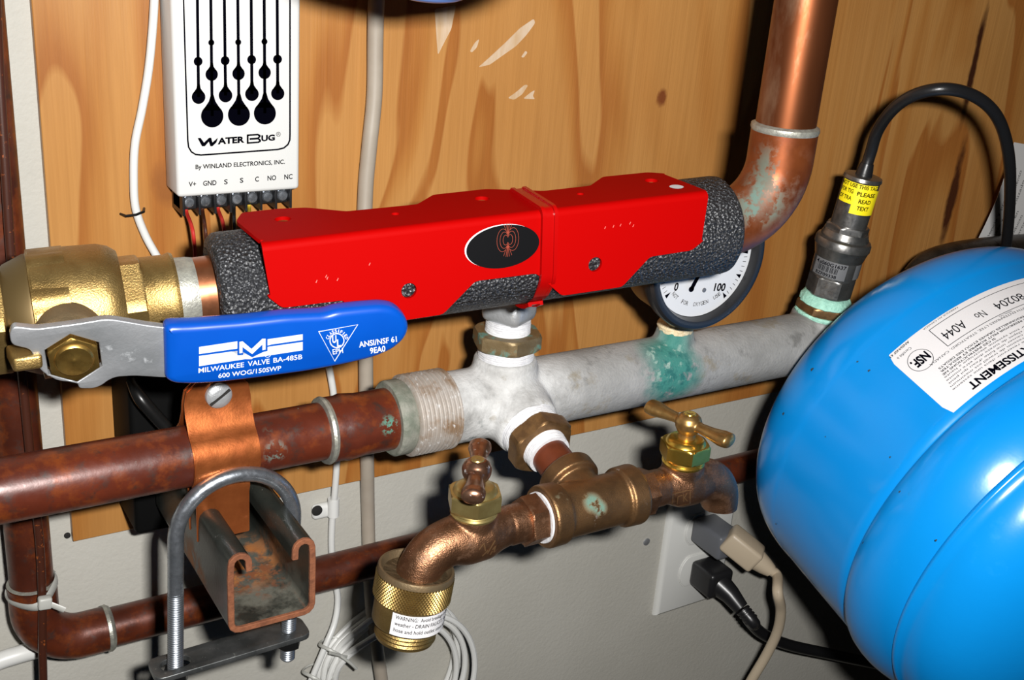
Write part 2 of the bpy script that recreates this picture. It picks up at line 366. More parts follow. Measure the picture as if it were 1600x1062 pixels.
def plywood():
    m = bpy.data.materials.new('plywood'); m.use_nodes = True; nt = m.node_tree; N = nt.nodes; L = nt.links; b = N['Principled BSDF']
    g = N.new('ShaderNodeNewGeometry')
    def mp(scl, src=None):
        n = N.new('ShaderNodeMapping'); n.inputs['Scale'].default_value = scl; L.new(src or g.outputs['Position'], n.inputs[0]); return n.outputs[0]
    def nz(v, s, d=3, r=.5, dist=0):
        n = N.new('ShaderNodeTexNoise'); n.inputs['Scale'].default_value = s; n.inputs['Detail'].default_value = d; n.inputs['Roughness'].default_value = r
        n.inputs['Distortion'].default_value = dist; L.new(v, n.inputs['Vector']); return n
    def ramp(f, els):
        n = N.new('ShaderNodeValToRGB'); e = n.color_ramp.elements
        e[0].position, e[0].color = els[0][0], (*els[0][1], 1); e[1].position, e[1].color = els[-1][0], (*els[-1][1], 1)
        for p, c in els[1:-1]: q = e.new(p); q.color = (*c, 1)
        L.new(f, n.inputs[0]); return n.outputs[0]
    def mix(f, a, c, mode='MIX'):
        n = N.new('ShaderNodeMix'); n.data_type = 'RGBA'; n.blend_type = mode
        if isinstance(f, float): n.inputs[0].default_value = f
        else: L.new(f, n.inputs[0])
        for k, q in ((6, a), (7, c)):
            if isinstance(q, tuple): n.inputs[k].default_value = (*q, 1)
            else: L.new(q, n.inputs[k])
        return n.outputs[2]
    v = mp((1, 1, .20))
    big = nz(v, 7, 3, .5, 1.3)                                   # broad cathedral field, contoured into growth rings
    k = N.new('ShaderNodeMath'); k.operation = 'MULTIPLY'; k.inputs[1].default_value = 6.5; L.new(big.outputs['Fac'], k.inputs[0])
    fr = N.new('ShaderNodeMath'); fr.operation = 'FRACT'; L.new(k.outputs[0], fr.inputs[0])
    ring = ramp(fr.outputs[0], [(0, (.43, .210, .062)), (.40, (.42, .200, .056)), (.66, (.375, .160, .038)), (.84, (.325, .122, .026)), (.93, (.315, .116, .025)), (1, (.425, .207, .060))])
    fine = nz(mp((1, 1, .02)), 420, 4, .7)
    f2 = ramp(fine.outputs['Fac'], [(.30, (.88, .86, .83)), (.62, (1.03, 1.04, 1.05))])
    c = mix(.85, ring, f2, 'MULTIPLY')
    blot = nz(mp((1, 1, .6)), 7, 3); c = mix(.6, c, ramp(blot.outputs['Fac'], [(.3, (.82, .72, .62)), (.7, (1.05, 1.05, 1.05))]), 'MULTIPLY')
    # knot and split stain, marks in the wood itself
    def spot(px, py, sx, sz, ns):
        q = P(px, py, .018)
        mpn = N.new('ShaderNodeMapping'); mpn.inputs['Location'].default_value = (-q.x * sx, 0, -q.z * sz); mpn.inputs['Scale'].default_value = (sx, 0, sz)
        L.new(g.outputs['Position'], mpn.inputs[0])
        ln = N.new('ShaderNodeVectorMath'); ln.operation = 'LENGTH'; L.new(mpn.outputs[0], ln.inputs[0])
        w_ = nz(mp((1, 1, .5)), ns, 4, .6); a = N.new('ShaderNodeMath'); a.operation = 'MULTIPLY_ADD'; L.new(w_.outputs['Fac'], a.inputs[0]); a.inputs[1].default_value = 1.3; L.new(ln.outputs['Value'], a.inputs[2])
        r = N.new('ShaderNodeMapRange'); r.inputs[1].default_value = 1.5; r.inputs[2].default_value = 1.05; L.new(a.outputs[0], r.inputs[0]); return r.outputs[0]
    c = mix(spot(1520, 110, 170, 16, 60), c, (.045, .014, .006))
    c = mix(spot(1490, 300, 130, 17, 60), c, (.060, .018, .007))
    c = mix(spot(1034, 155, 160, 130, 140), c, (.16, .045, .012))
    c = mix(spot(262, 290, 90, 60, 60), c, (.24, .085, .02))
    L.new(c, b.inputs['Base Color']); b.inputs['Roughness'].default_value = .42; b.inputs['Specular IOR Level'].default_value = .35
    bp = N.new('ShaderNodeBump'); bp.inputs['Distance'].default_value = .00025; L.new(fine.outputs['Fac'], bp.inputs['Height']); L.new(bp.outputs[0], b.inputs['Normal'])
    return m
m_ply = plywood()

# ------------------------------------------------------------------ setting
PLY = .018; WAL = .0125
def slab(x0, x1, z0, z1, y0, y1, bev=0): return BX(Vector(((x0 + x1) / 2, (y0 + y1) / 2, (z0 + z1) / 2)), x1 - x0, y1 - y0, z1 - z0, bev)
wall = struct('wall_back', slab(-1.6, 2.6, -1.3, 1.4, -WAL, .02), m_dry)
plx = P(84, 450, PLY).x; plz = (P(620, 741, PLY).z + P(140, 843, PLY).z + P(1190, 614, PLY).z) / 3
pb = bmesh.new(); box(pb, Vector(((plx + 2.4) / 2, -(PLY + WAL) / 2, (plz + 1.3) / 2)), 2.4 - plx, PLY - WAL, 1.3 - plz, .0006)
ply = tag(obj('plywood_panel', pb, m_ply), 'orange brown plywood backing board with vertical grain fixed on the wall', 'plywood board')
cb = bmesh.new()
for lp in ([(747, 105), (762, 92), (790, 66), (812, 44), (834, 29), (836, 36), (822, 55), (806, 72), (786, 86), (765, 101)],
           [(679, 14), (712, 8), (705, 45), (692, 70), (684, 86), (682, 60)],
           [(734, 80), (742, 66), (749, 60), (745, 74), (737, 82)],
           [(793, 153), (806, 144), (820, 132), (825, 133), (816, 147), (803, 156)], [(817, 154), (828, 145), (836, 140), (832, 150), (836, 155)],
           [(814, 89), (821, 79), (824, 82), (818, 90)]):
    o = P(750, 100, PLY + .0001); cb2 = plate([rnd(pxloop(lp, o, XA, ZA), .0015)], o, XA, ZA, .0002, 0)
    me = bpy.data.meshes.new('x'); cb2.to_mesh(me); cb2.free(); cb.from_mesh(me)
obj('torn_veneer', cb, m_torn, ply, label='pale torn scratches in the plywood face')
# wall marks
def dab(name, px, py, r, mt, label, cat, Y=WAL, h=.0012, parent=None):
    o = P(px, py, Y); bm = LA([(0, r), (h * .6, r * .95), (h, r * .6), (h, 0)], o, -YA, seg=24)
    ob = obj(name, bm, mt, parent)
    return tag(ob, label, cat) if not parent else ob
dab('wall_screw', 1010, 846, .0032, m_zinc, 'grey screw head in the drywall left of the outlet plate', 'screw')
dab('wall_nail', 105, 836, .0018, m_hole, 'dark nail head in the drywall below the plywood corner', 'nail')

# ------------------------------------------------------------------ near-wall copper riser and lower run (left)
lr = .0111
LY = .040
zl = P(209, 970, LY).z; zl = (zl + P(549, 885, LY).z) / 2
xv = P(45, 861, LY).x
t = thing('copper_pipe', 'small brown copper pipe running down the wall at far left, elbowing right', 'copper pipe', (xv, -LY, zl))
bend = .024
pv = [Vector((xv, -LY, .55)), Vector((xv, -LY, zl + bend))]
arc = [Vector((xv + bend - bend * math.cos(a), -LY, zl + bend - bend * math.sin(a))) for a in [R(90) * k / 12 for k in range(13)]]
obj('vertical_pipe', SW([pv[0], pv[1]], lr, seg=40), m_cu_left, t)
eb = SW([arc[0] + ZA * .016] + arc + [arc[-1] + XA * .012], lr + .0014, seg=40); obj('elbow', eb, m_cu_left, t)
obj('horizontal_pipe', SW([arc[-1], Vector((.95, -LY, zl))], lr, seg=40), m_cu_left, t)
obj('solder_ring', LA([(0, lr + .0002), (.0005, lr + .0019), (.0022, lr + .0022), (.004, lr + .001), (.0045, lr)], arc[-1] + XA * .011, XA), m_solder, t, label='silver solder ring')
obj('solder_ring', LA([(0, lr + .0002), (.001, lr + .0015), (.002, lr)], arc[0] + ZA * .016, ZA), m_solder, t)
# brown wire strapped along the pipe
bw = [P(x, y, LY + lr + .0036) for x, y in ((-8, -40), (-2, 100), (8, 260), (17, 400), (30, 540), (42, 660), (52, 760), (62, 850), (66, 940), (66, 1000), (68, 1100), (66, 1250), (62, 1400))]
tag(obj('brown_wire', SW(catmull(bw, 8), .0022, flat=(1.0, .8)), m_brownw), 'thin dark brown wire tied along the front of the left vertical pipe', 'wire')
# zip tie
zc = Vector((xv, -LY, P(58, 935, LY + lr).z)); t = thing('cable_tie', 'white plastic cable tie around the left vertical copper pipe and wire', 'cable tie', zc)
tie = []
for k in range(41):
    a = 2 * math.pi * k / 40; rr = lr + .0010; fr_ = max(0, -math.sin(a)) ** 5 * .0062
    tie.append(zc + Vector((math.cos(a) * rr, math.sin(a) * rr - fr_, .0035 * math.cos(a))))
obj('band', SW(tie, .0030, seg=8, flat=(1, .28), up=ZA), m_tie, t)
hp = P(70, 941, LY + lr + .009); ax_ = (Vector((1, 0, -.1)).normalized(), YA, Vector((.1, 0, 1)).normalized())
obj('head', BX(hp, .0068, .005, .0068, .0012, ax_), m_tie, t)
obj('tail', SW([hp, P(84, 946, LY + lr + .011), P(101, 953, LY + lr + .013)], .0018, seg=8, flat=(1, .4), up=ZA), m_tie, t)
wt = SW(catmull([P(-330, 1190, .026), P(-60, 1064, .026), P(-10, 1036, .026), P(30, 1022, .026), P(75, 1010, .024)], 8), .0050, seg=20)
tag(obj('white_tube', wt, m_wcab), 'short stretch of white tube at the bottom left, behind the pipe elbow', 'tube')

# ------------------------------------------------------------------ black post behind the strut
po = P(213, 838, .058); t = thing('steel_post', 'glossy black steel post fixed upright on the plywood behind the channel', 'post', po)
obj('channel', slab(po.x, po.x + .0413, po.z, po.z + .125, -.058, -PLY, .003), mat('matt_black_steel', (.003, .003, .003), .6, spec=.08), t)
kb = P(232, 640, .075)
obj('bracket', SW(catmull([kb + Vector((-.005, .012, .012)), kb + Vector((-.002, .004, .004)), kb + Vector((.010, 0, -.014))], 8), [.0025, .0036, .0034], seg=20), m_bmet, t)

# ------------------------------------------------------------------ rusty strut channel
SY = .18; S0 = P(358, 993, SY); sw_ = .0413; sx0, sz0 = S0.x, S0.z
print('strut top right px check', sx0, sz0)
th = .0027
def lip(sgn):   # centreline from lip to bottom centre
    x = sw_ / 2 - th / 2; rr = .0036
    pts = [(x - .0085, sw_ - .0098), (x - .0083, sw_ - .0050)]
    pts += [(x - .0043 - .0040 * math.cos(a), sw_ - th / 2 - .0040 + .0040 * math.sin(a)) for a in [R(k) for k in (10, 35, 60, 90, 120, 150, 180)]]
    pts += [(x, sw_ - .012), (x, .006)] + [(x - .004 + .004 * math.cos(a), th / 2 + .004 - .004 * math.sin(a)) for a in [R(k) for k in (0, 30, 60, 90)]]
    return [(sgn * p[0], p[1]) for p in pts]
cl = lip(-1) + lip(1)[::-1]
def offset(pl, d):
    out = []
    for i, p in enumerate(pl):
        a = Vector(pl[max(i - 1, 0)]); c = Vector(pl[min(i + 1, len(pl) - 1)]); q = (c - a).normalized(); out.append((p[0] - q.y * d, p[1] + q.x * d))
    return out
A_, B_ = offset(cl, th / 2), offset(cl, -th / 2)
scx = sx0 + sw_ / 2
bm = bmesh.new(); rows = []
ys = [-SY + .0006] + [-SY + .004 + k * .008 for k in range(15)] + [-.062]
for y in ys: rows.append([bm.verts.new((scx + p[0], y, sz0 + p[1])) for p in A_ + B_[::-1]])
n = len(rows[0])
for a, b in zip(rows, rows[1:]):
    for k in range(n): bm.faces.new((a[k], a[(k + 1) % n], b[(k + 1) % n], b[k]))
m_ = len(A_)
for rw in (rows[0], rows[-1]):
    for k in range(m_ - 1): bm.faces.new((rw[k], rw[k + 1], rw[n - 2 - k], rw[n - 1 - k]))
t = thing('strut_channel', 'dark steel strut channel with rusty open end projecting toward the viewer', 'strut channel', Vector((scx, -SY / 2, sz0)))
obj('channel_body', bm, m_strut, t)
bm = bmesh.new(); ra = [[bm.verts.new((scx + p[0], y, sz0 + p[1])) for p in offset(cl, th / 2 + e) + offset(cl, -th / 2 - e)[::-1]] for y, e in ((-SY, -.0003), (-SY + .0003, .00008), (-SY + .0016, .00008))]
for a, b in zip(ra, ra[1:]):
    for k in range(n): bm.faces.new((a[k], a[(k + 1) % n], b[(k + 1) % n], b[k]))
for rw in (ra[0], ra[-1]):
    for k in range(m_ - 1): bm.faces.new((rw[k], rw[k + 1], rw[n - 2 - k], rw[n - 1 - k]))
obj('cut_end', bm, m_rust, t, label='rusted cut edge of the channel')

# ------------------------------------------------------------------ front copper pipe
FY = .13; fr = .0143
zf = (P(217, 725, FY).z + P(478, 682, FY).z + P(9, 761, FY).z) / 3
fpx = lambda px: P(px, 690 - (px - 400) * .17, FY).x
xe = P(615, 660, FY).x
t = thing('copper_pipe', 'thick brown copper pipe held by the copper clamp, ending in a threaded adapter', 'copper pipe', (0, -FY, zf))
obj('pipe', SW([Vector((-.75, -FY, zf)), Vector((P(520, 672, FY).x, -FY, zf))], fr, seg=56), m_cu_front, t)
xc = P(507, 675, FY).x
obj('coupling', LA([(0, fr), (0, fr + .0017), (.001, fr + .002), (xe - xc - .03, fr + .002), (xe - xc - .028, fr + .0026), (xe - xc - .02, fr + .0016), (xe - xc, fr + .0016), (xe - xc, fr)], Vector((xc, -FY, zf)), XA, seg=56), m_cu_front, t)
obj('solder_ring', LA([(0, fr + .0001), (.0006, fr + .0022), (.002, fr + .0027), (.0036, fr + .002), (.0042, fr)], Vector((xc - .0022, -FY, zf)), XA, seg=56), m_solder, t, label='silver solder ring')
x1 = P(622, 650, FY).x; x2 = P(690, 640, FY).x; xo = Vector((x1 - .006, -FY, zf))
obj('adapter_flange', LA([(0, fr + .001), (0, .0185), (.001, .0195), (.0075, .0195), (.009, .0185), (.009, fr)], xo, XA, seg=56), m_flange, t)
pr = [(0, .016), (0, .0192)]; Lq = x2 - x1 - .001; nr = 10
for k in range(nr):
    s0 = Lq * k / nr; pr += [(s0 + Lq * .01, .0202), (s0 + Lq * .03, .0213), (s0 + Lq * .06, .0214), (s0 + Lq * .075, .0212), (s0 + Lq * .09, .0202)]
pr += [(Lq, .0206), (Lq, .016)]
obj('threaded_sleeve', LA(pr, Vector((x1 + .003, -FY, zf)), XA, seg=64), m_thread, t)

# ------------------------------------------------------------------ pipe clamp on the strut
cxm = (P(300, 700, FY + fr).x + P(408, 690, FY + fr).x) / 2 ; cw = .031
t = thing('pipe_clamp', 'copper coloured strap clamp with slotted screw holding the pipe to the channel', 'pipe clamp', (cxm, -FY, zf))
def strap(sgn, wtop, wbot, dz=0):
    tk = .0016; rr = fr + .0009
    prof = []                                   # (out, z) centreline
    for q in (.026, .022, .016): prof.append((.0018, rr + q - .004 + dz))
    prof.append((.0030, rr + .006)); prof.append((.0060, rr + .0008))
    for a in range(60, -61, -12): prof.append((math.cos(R(a)) * rr, math.sin(R(a)) * rr))
    prof += [(.0078, -rr - .002), (.0064, -rr - .006), (.0060, -rr - .028)]
    bm = bmesh.new(); rows = []
    for i, (o_, z_) in enumerate(prof):
        a = Vector(prof[max(i - 1, 0)]); c = Vector(prof[min(i + 1, len(prof) - 1)]); q = (c - a).normalized(); nn = Vector((-q.y, q.x))
        hw = (wtop if z_ > -rr else wbot) / 2
        if i == 0: hw = wtop / 2 * .62
        elif i == 1: hw = wtop / 2 * .93
        elif i >= len(prof) - 4: hw = wbot / 2
        row = []
        for dx, e in ((-hw, -tk / 2), (hw, -tk / 2), (hw, tk / 2), (-hw, tk / 2)):
            row.append(bm.verts.new((cxm + dx, -FY - sgn * (o_ + nn.x * e), zf + z_ + nn.y * e)))
        rows.append(row)
    for a, b in zip(rows, rows[1:]):
        for k in range(4): bm.faces.new((a[k], a[(k + 1) % 4], b[(k + 1) % 4], b[k]))
    bm.faces.new(rows[0]); bm.faces.new(rows[-1])
    bmesh.ops.recalc_face_normals(bm, faces=bm.faces[:])
    es = [e for e in bm.edges if e.is_manifold and e.calc_face_angle(0) > R(60)]
    bmesh.ops.bevel(bm, geom=es, offset=.0004, segments=2, affect='EDGES')
    return bm
obj('front_strap', strap(1, cw, .0255), m_clamp, t)
obj('rear_strap', strap(-1, cw, .0255, -.0005), m_clamp, t)
sp = Vector((cxm, -FY - .0028, zf + fr + .0155))
bm = LA([(0, .0062), (.0016, .0060), (.0026, .0050), (.0030, .0030), (.0031, 0)], sp, -YA, seg=40)
s_ = obj('screw', bm, m_galv, t, label='slotted steel screw head')
sd = Vector((.80, 0, .55)).normalized()
obj('slot', BX(sp - YA * .0030, .0012, .0006, .0112, 0, (Vector((sd.z, 0, -sd.x)), YA, sd)), m_hole, s_)
bm = bmesh.new()
o_ = Vector((cxm, -FY - fr - .0022, zf)); 
def fcl(u0, u1, zc_, hgt):
    def F(u, v):
        z = zc_ + v * hgt; a = math.asin(max(-1, min(1, z / (fr + .0018)))); rr = fr + .0019
        return Vector((cxm + u0 + (u1 - u0) * u, -FY - math.cos(a) * rr, zf + z))
    return F
m_clampd = mat('stamped_letters', (.42, .11, .03), .4, .8)
text(bm, 'B-LINE', fcl(-.004, .010, -.0045, .0022), .01)
obj('stamp', bm, m_clampd, t)

# ------------------------------------------------------------------ U-bolt around the strut
UY = .146; ur = .0037; half = .0284
lean = R(2.0); ud = Vector((-math.sin(lean), 0, -math.cos(lean))); ux = Vector((math.cos(lean), 0, -math.sin(lean)))
utop = P(371, 741, UY)
pl_l = P(267, 1040, UY); pl_r = P(454, 985, UY)
uc = utop + ud * half                                            # centre of the bend
dl = (pl_l - (uc - ux * half)).dot(ud); dr_ = (pl_r - (uc + ux * half)).dot(ud)
LL = uc - ux * half; RL = uc + ux * half
bl_, br_ = LL + ud * dl, RL + ud * dr_
t = thing('u_bolt', 'zinc plated threaded u-bolt looped over the strut channel with a tilted flat plate', 'u-bolt', tuple((bl_ + br_) / 2))
path = [LL + ud * (dl * .42)] + [uc - ux * (half * math.cos(R(a))) - ud * (half * math.sin(R(a))) for a in range(0, 181, 6)] + [RL + ud * (dr_ * .55)]
obj('bolt', SW(path, ur, seg=24), m_chrome, t)
m_thr = mat('plated_thread', (.26, .28, .31), .38, .9)
def threads(a, b, r, pitch=.00125):
    L_ = (b - a).length; n = int(L_ / pitch); pr = []
    for k in range(n): s0 = k * pitch; pr += [(s0, r * .88), (s0 + pitch * .4, r), (s0 + pitch * .6, r)]
    pr += [(n * pitch, r * .9), (n * pitch + .0008, r * .7)]
    return LA(pr, a, b - a, seg=28)
obj('threaded_leg', threads(LL + ud * (dl * .40), bl_ + ud * .022, ur * 1.02), m_thr, t)
obj('threaded_leg', threads(RL + ud * (dr_ * .54), br_ + ud * .0165, ur * 1.02), m_thr, t)
pu = (br_ - bl_).normalized(); pn = pu.cross(YA).normalized(); pn = pn if pn.z > 0 else -pn; pw = pn.cross(pu).normalized()
hp_ = (br_ - bl_).length / 2; pc = (bl_ + br_) / 2
outer = rnd([(-hp_ - .0115, -.0085), (hp_ + .0090, -.0085), (hp_ + .0090, .0085), (-hp_ - .0115, .0085)], .005)
slot = [(-hp_ + .003 + .0042 * math.cos(R(a)), .0042 * math.sin(R(a))) for a in range(-90, 91, 15)] + [(-hp_ - .003 + .0042 * math.cos(R(a)), .0042 * math.sin(R(a))) for a in range(90, 271, 15)]
pm = plate([outer, slot], pc - pn * .0018, pu, pw, .0030, .0004)
obj('plate', pm, mat('plated_steel', (.15, .155, .155), .36, .75, var=(.07, .075, .075), vs=60, bump=.0001, bs=400, layers=(((.30, .19, .06), 55, .45, .55, .4, .6, tuple(P(285, 1025, .17)), .020), ((.30, .31, .30), 400, .62, .70, .8, .4))), t)
for q_ in (bl_, br_):
    bm = bmesh.new(); hexn(bm, q_ - pn * .0030, ud, .0064, .0052); obj('nut', bm, m_bmet, t, label='dark hex nut')

# ------------------------------------------------------------------ upper pipe run
UL = P(310, 457, .170); UR = P(1152, 347, .205); ue = (UR - UL).normalized(); print('upper', UL, UR)
def U(px):                                          # axis point under a pixel column
    # nearest along axis: solve by scan
    lo, hi = -.4, 1.0
    for _ in range(40):
        m = (lo + hi) / 2; q = UL + ue * m - CAM; x = CW / 2 + FPX * q.dot(CR) / q.dot(CF)
        if x < px: lo = m
        else: hi = m
    return UL + ue * lo
corner = None
rp = P(1218, 215, .205)
# riser x
crn = UL + ue * ((rp.x - UL.x) / ue.x)
t = thing('copper_pipe', 'large copper pipe rising at right from a corroded elbow, passing through the black foam', 'copper pipe', tuple(crn))
br = .0285
obj('horizontal_pipe', SW([U(262), crn - ue * br], fr, seg=56), m_cu_clean, t)
ctr = crn - ue * br + ZA * br
ea = [ctr + ue * (br * math.sin(R(a))) - ZA * (br * math.cos(R(a))) for a in range(0, 91, 6)]
obj('elbow', SW([ea[0] - ue * .012] + ea + [ea[-1] + ZA * .0165], fr + .0016, seg=56), m_cu_elbow, t, label='copper elbow with green and white corrosion')
e1 = ea[-1] + ZA * .0165
obj('solder_ring', LA([(-.0022, fr + .0016), (-.0010, fr + .0021), (.0006, fr + .0019), (.0014, fr + .0004), (.0016, fr)], e1, ZA, seg=56), m_solder, t, label='grey solder ring')
m_riser = mat('riser_copper', (.19, .060, .022), .42, .85, spec=.3, var=(.125, .038, .014), vs=14, rv=.05, stretch=(1, 1, .35), layers=(((.30, .17, .10), 25, .5, .65, .8, .42),))
obj('vertical_pipe', SW([ea[-1], Vector((e1.x, e1.y, .55))], fr, seg=56), m_riser, t)
sb = U(293)
def smod(q, s): return 1
obj('solder_smear', LA([(0, fr + .0003), (.0005, fr + .0008), (.006, fr + .0006), (.0085, fr + .0001)], U(272), ue, seg=56, ), m_solder, t, label='silver solder smear')

# foam
fo = .0235
f0, f1 = U(333), U(1124); FL = (f1 - f0).length
bm = bmesh.new(); segs = 72; rings = []
prof = [(0.0, fr + .0006), (-.0005, fr + .004), (.0003, fo - .002), (.0022, fo - .0003)] + [(FL * k / 60, fo) for k in range(1, 60)] + [(FL - .002, fo - .0003), (FL - .0002, fo - .002), (FL, fr + .004), (FL - .001, fr + .0006)]
def fmod(t_, s): 
    q = 1 + .012 * noise.noise(Vector((math.cos(t_) * 1.5, math.sin(t_) * 1.5, s * 18)))
    return q
lathe(bm, prof, f0, ue, seg=segs, mod=fmod)
tag(obj('pipe_insulation', bm, m_foam), 'dark grey speckled foam sleeve wrapped around the upper copper pipe', 'foam insulation')

# red bracket
fn = ue.cross(ZA).normalized(); fn = fn if fn.y < 0 else -fn          # outward
zt_ = ZA
th_b = .0016; off = fo + .0006
org = U(410)
Pf = org + fn * (off + th_b)                                           # outer front plane
un = ue.cross(fn).normalized(); un = un if un.z > 0 else -un           # up, perpendicular to axis
Pt = org + un * (off + th_b)                                           # outer top plane
# front loop in (ue, un) coords relative to corner line origin Oc
Oc = org + fn * (off + th_b) + un * (off + th_b)
def fl2(pts): return [((PP(x, y, Oc, fn) - Oc).dot(ue), (PP(x, y, Oc, fn) - Oc).dot(un)) for x, y in pts]
def tl2(pts): return [((PP(x, y, Oc, un) - Oc).dot(ue), -(PP(x, y, Oc, un) - Oc).dot(fn)) for x, y in pts]
rb = .003
uL = fl2([(411, 400)])[0][0]; uR = fl2([(1106, 315)])[0][0]
front = fl2([(413, 462), (441, 481), (536, 469), (557, 487), (578, 508), (640, 499), (692, 491), (743, 439), (800, 432), (838, 427), (853, 440), (878, 462), (972, 448), (1016, 401), (1081, 391), (1104, 374)])
front = [(uL, -rb)] + [(uL, front[0][1])] + front[1:-1] + [(uR, front[-1][1]), (uR, -rb)]
top = tl2([(369, 345), (378, 332), (435, 326), (478, 324), (541, 330), (652, 319), (677, 304), (760, 295), (850, 298), (922, 290), (942, 276), (1012, 269), (1041, 271)])
print('bracket front', [(round(a, 4), round(b, 4)) for a, b in front]); print('top', [(round(a, 4), round(b, 4)) for a, b in top])
def hole(pxc, r, f, asp=1):
    c = f([pxc])[0]; return [(c[0] + r * math.cos(2 * math.pi * k / 28), c[1] + r * asp * math.sin(2 * math.pi * k / 28)) for k in range(28)]
t = thing('steel_bracket', 'bright red folded steel bracket with round holes strapped over the foam sleeve', 'bracket', tuple(Oc + ue * .15))
frl = [front[0]] + rnd(front[1:-1] , .0016, 2) + [front[-1]]
# plate() extrudes along u x v: ue x un = fn or -fn
sgn = 1 if ue.cross(un).dot(fn) > 0 else -1
bm = plate([frl, hole((639, 454), .0033, fl2), hole((930, 413), .0033, fl2)], Oc - fn * th_b if sgn > 0 else Oc, ue, un, th_b, 0)
tb = -fn
sg2 = 1 if ue.cross(tb).dot(un) > 0 else -1
tlp = [(uL, rb)] + rnd([(uL + .0002, rb + .002)] + top, .0016, 2) + [(uR, rb + .001), (uR, rb)]
bt = plate([tlp, hole((442, 342), .0034, tl2), hole((618, 334), .0018, tl2), hole((753, 310), .0032, tl2), hole((907, 303), .0017, tl2), hole((1018, 282), .0032, tl2)],
           Oc - un * th_b if sg2 > 0 else Oc, ue, tb, th_b, 0)
def join(*bms):
    out = bmesh.new()
    for b in bms:
        if isinstance(b, bmesh.types.BMesh):
            me = bpy.data.meshes.new('j'); b.to_mesh(me); b.free()
        else: me = b
        out.from_mesh(me)
    return out
bb = bmesh.new(); rows = []
for k in range(9):
    a = R(90 * k / 8); row = []
    for uu, rr in ((uL, rb), (uR, rb), (uR, rb - th_b), (uL, rb - th_b)):
        c_ = Oc - fn * rb - un * rb
        row.append(bb.verts.new(c_ + fn * (rr * math.cos(a)) + un * (rr * math.sin(a)) + ue * uu))
    rows.append(row)
for a, b in zip(rows, rows[1:]):
    for k in range(4): bb.faces.new((a[k], a[(k + 1) % 4], b[(k + 1) % 4], b[k]))
bmj = join(bm, bt, bb); bmesh.ops.remove_doubles(bmj, verts=bmj.verts[:], dist=1e-5)
obj('angle_plate', bmj, m_red, t, smooth=30)
# dark rivets-like foam show through holes is natural. white dot
def Ff(a, b, e=.00015): return Oc + ue * a + un * b + fn * e
def Ft(a, b, e=.00015): return Oc + ue * a - fn * b + un * e
bm = bmesh.new(); c = tl2([(1057, 292)])[0]; poly(bm, circ2(c[0], c[1], .0032), lambda a, b: Ft(a, b)); obj('paint_spot', bm, m_print, t, label='small pale round spot')
# sticker
ec = fl2([(786, 385)])[0]; ex = (fl2([(843, 378)])[0][0] - fl2([(729, 392)])[0][0]) / 2; ey = (fl2([(786, 352)])[0][1] - fl2([(786, 419)])[0][1]) / 2
bm = bmesh.new(); poly(bm, circ2(ec[0] - .0007, ec[1] + .0003, ex, ey, 48), lambda a, b: Ff(a, b, .00012)); st = obj('oval_sticker', bm, m_print, t, label='black oval sticker with white rim and orange field-line mark')
bm = bmesh.new(); poly(bm, circ2(ec[0], ec[1], ex, ey, 48), lambda a, b: Ff(a, b, .00026)); obj('sticker_face', bm, m_blacklab, st)
bm = bmesh.new(); lc = fl2([(793, 374)])[0]
for rr in (.0022, .0036, .0050):
    for s in (-1, 1):
        strip(bm, [(lc[0] + s * (rr * .75 + rr * .85 * math.cos(R(a))) * .62, lc[1] + rr * 1.0 * math.sin(R(a))) for a in range(-150, 151, 15)], .00016, lambda a, b: Ff(a, b, .0004))
for s in (-1, 1):
    for a in (-25, -10, 0, 10, 25): strip(bm, [(lc[0], lc[1] + s * .002), (lc[0] + math.sin(R(a)) * .0045, lc[1] + s * (.002 + math.cos(R(a)) * .0055))], .00016, lambda p, q: Ff(p, q, .0004))
obj('field_mark', bm, m_redink, st)
# scratches
m_chipr = mat('chipped_red', (.50, .13, .11), .5)
for x, y in ((493, 441), (510, 436), (526, 438), (508, 433), (576, 414), (944, 357), (957, 355), (968, 353), (983, 350), (988, 354)):
    c = fl2([(x, y)])[0]; bm = bmesh.new(); poly(bm, [(c[0], c[1]), (c[0] + .0006, c[1] + .0010), (c[0] + .0008, c[1] + .0009), (c[0] + .0003, c[1] - .0002)], lambda a, b: Ff(a, b, .0001))
    obj('paint_chip', bm, m_chipr, t)
# strap
sc0 = fl2([(857, 350)])[0][0]; hw = .0036; vno = fl2([(845, 434)])[0][1] + off + th_b; print('notch', vno)
def ringpts(e):
    o0 = off + th_b + e; pts = []
    for a in range(-50, 91, 10): pass
    cx_ = [(o0, o0 * .0 - .012)]
    P2 = []
    P2.append((fo * .60, -fo * .80 - e * 0 - .0008)); P2.append((fo * .80 + .001, -fo * .60 - .001)); P2.append((o0 - .0012, vno - .0030)); P2.append((o0, vno + .001))
    P2.append((o0, o0 - .004)); P2 += [(o0 - .004 + .004 * math.cos(R(a)), o0 - .004 + .004 * math.sin(R(a))) for a in (15, 30, 45, 60, 75)]
    P2.append((o0 - .004, o0)); P2.append((-.006, o0))
    rr = fo + .0006 + e
    P2 += [(-rr * math.sin(R(a)), rr * math.cos(R(a))) for a in range(25, 216, 10)]
    return P2
def band(e, h, uo, wid):
    a, b = ringpts(e), ringpts(e + h); bm = bmesh.new(); c0 = Oc - fn * (off + th_b) - un * (off + th_b) + ue * uo
    n = len(a); V = [[bm.verts.new(c0 + fn * p[0] + un * p[1] + ue * s) for p in q] for q, s in ((a, -wid), (b, -wid), (b, wid), (a, wid))]
    for k in range(n):
        k2 = (k + 1) % n
        for i in range(4): j = (i + 1) % 4; bm.faces.new((V[i][k], V[i][k2], V[j][k2], V[j][k]))
    return bm
t = thing('plastic_strap', 'glossy red plastic strap looped around the red bracket and the foam', 'strap', tuple(Oc + ue * sc0))
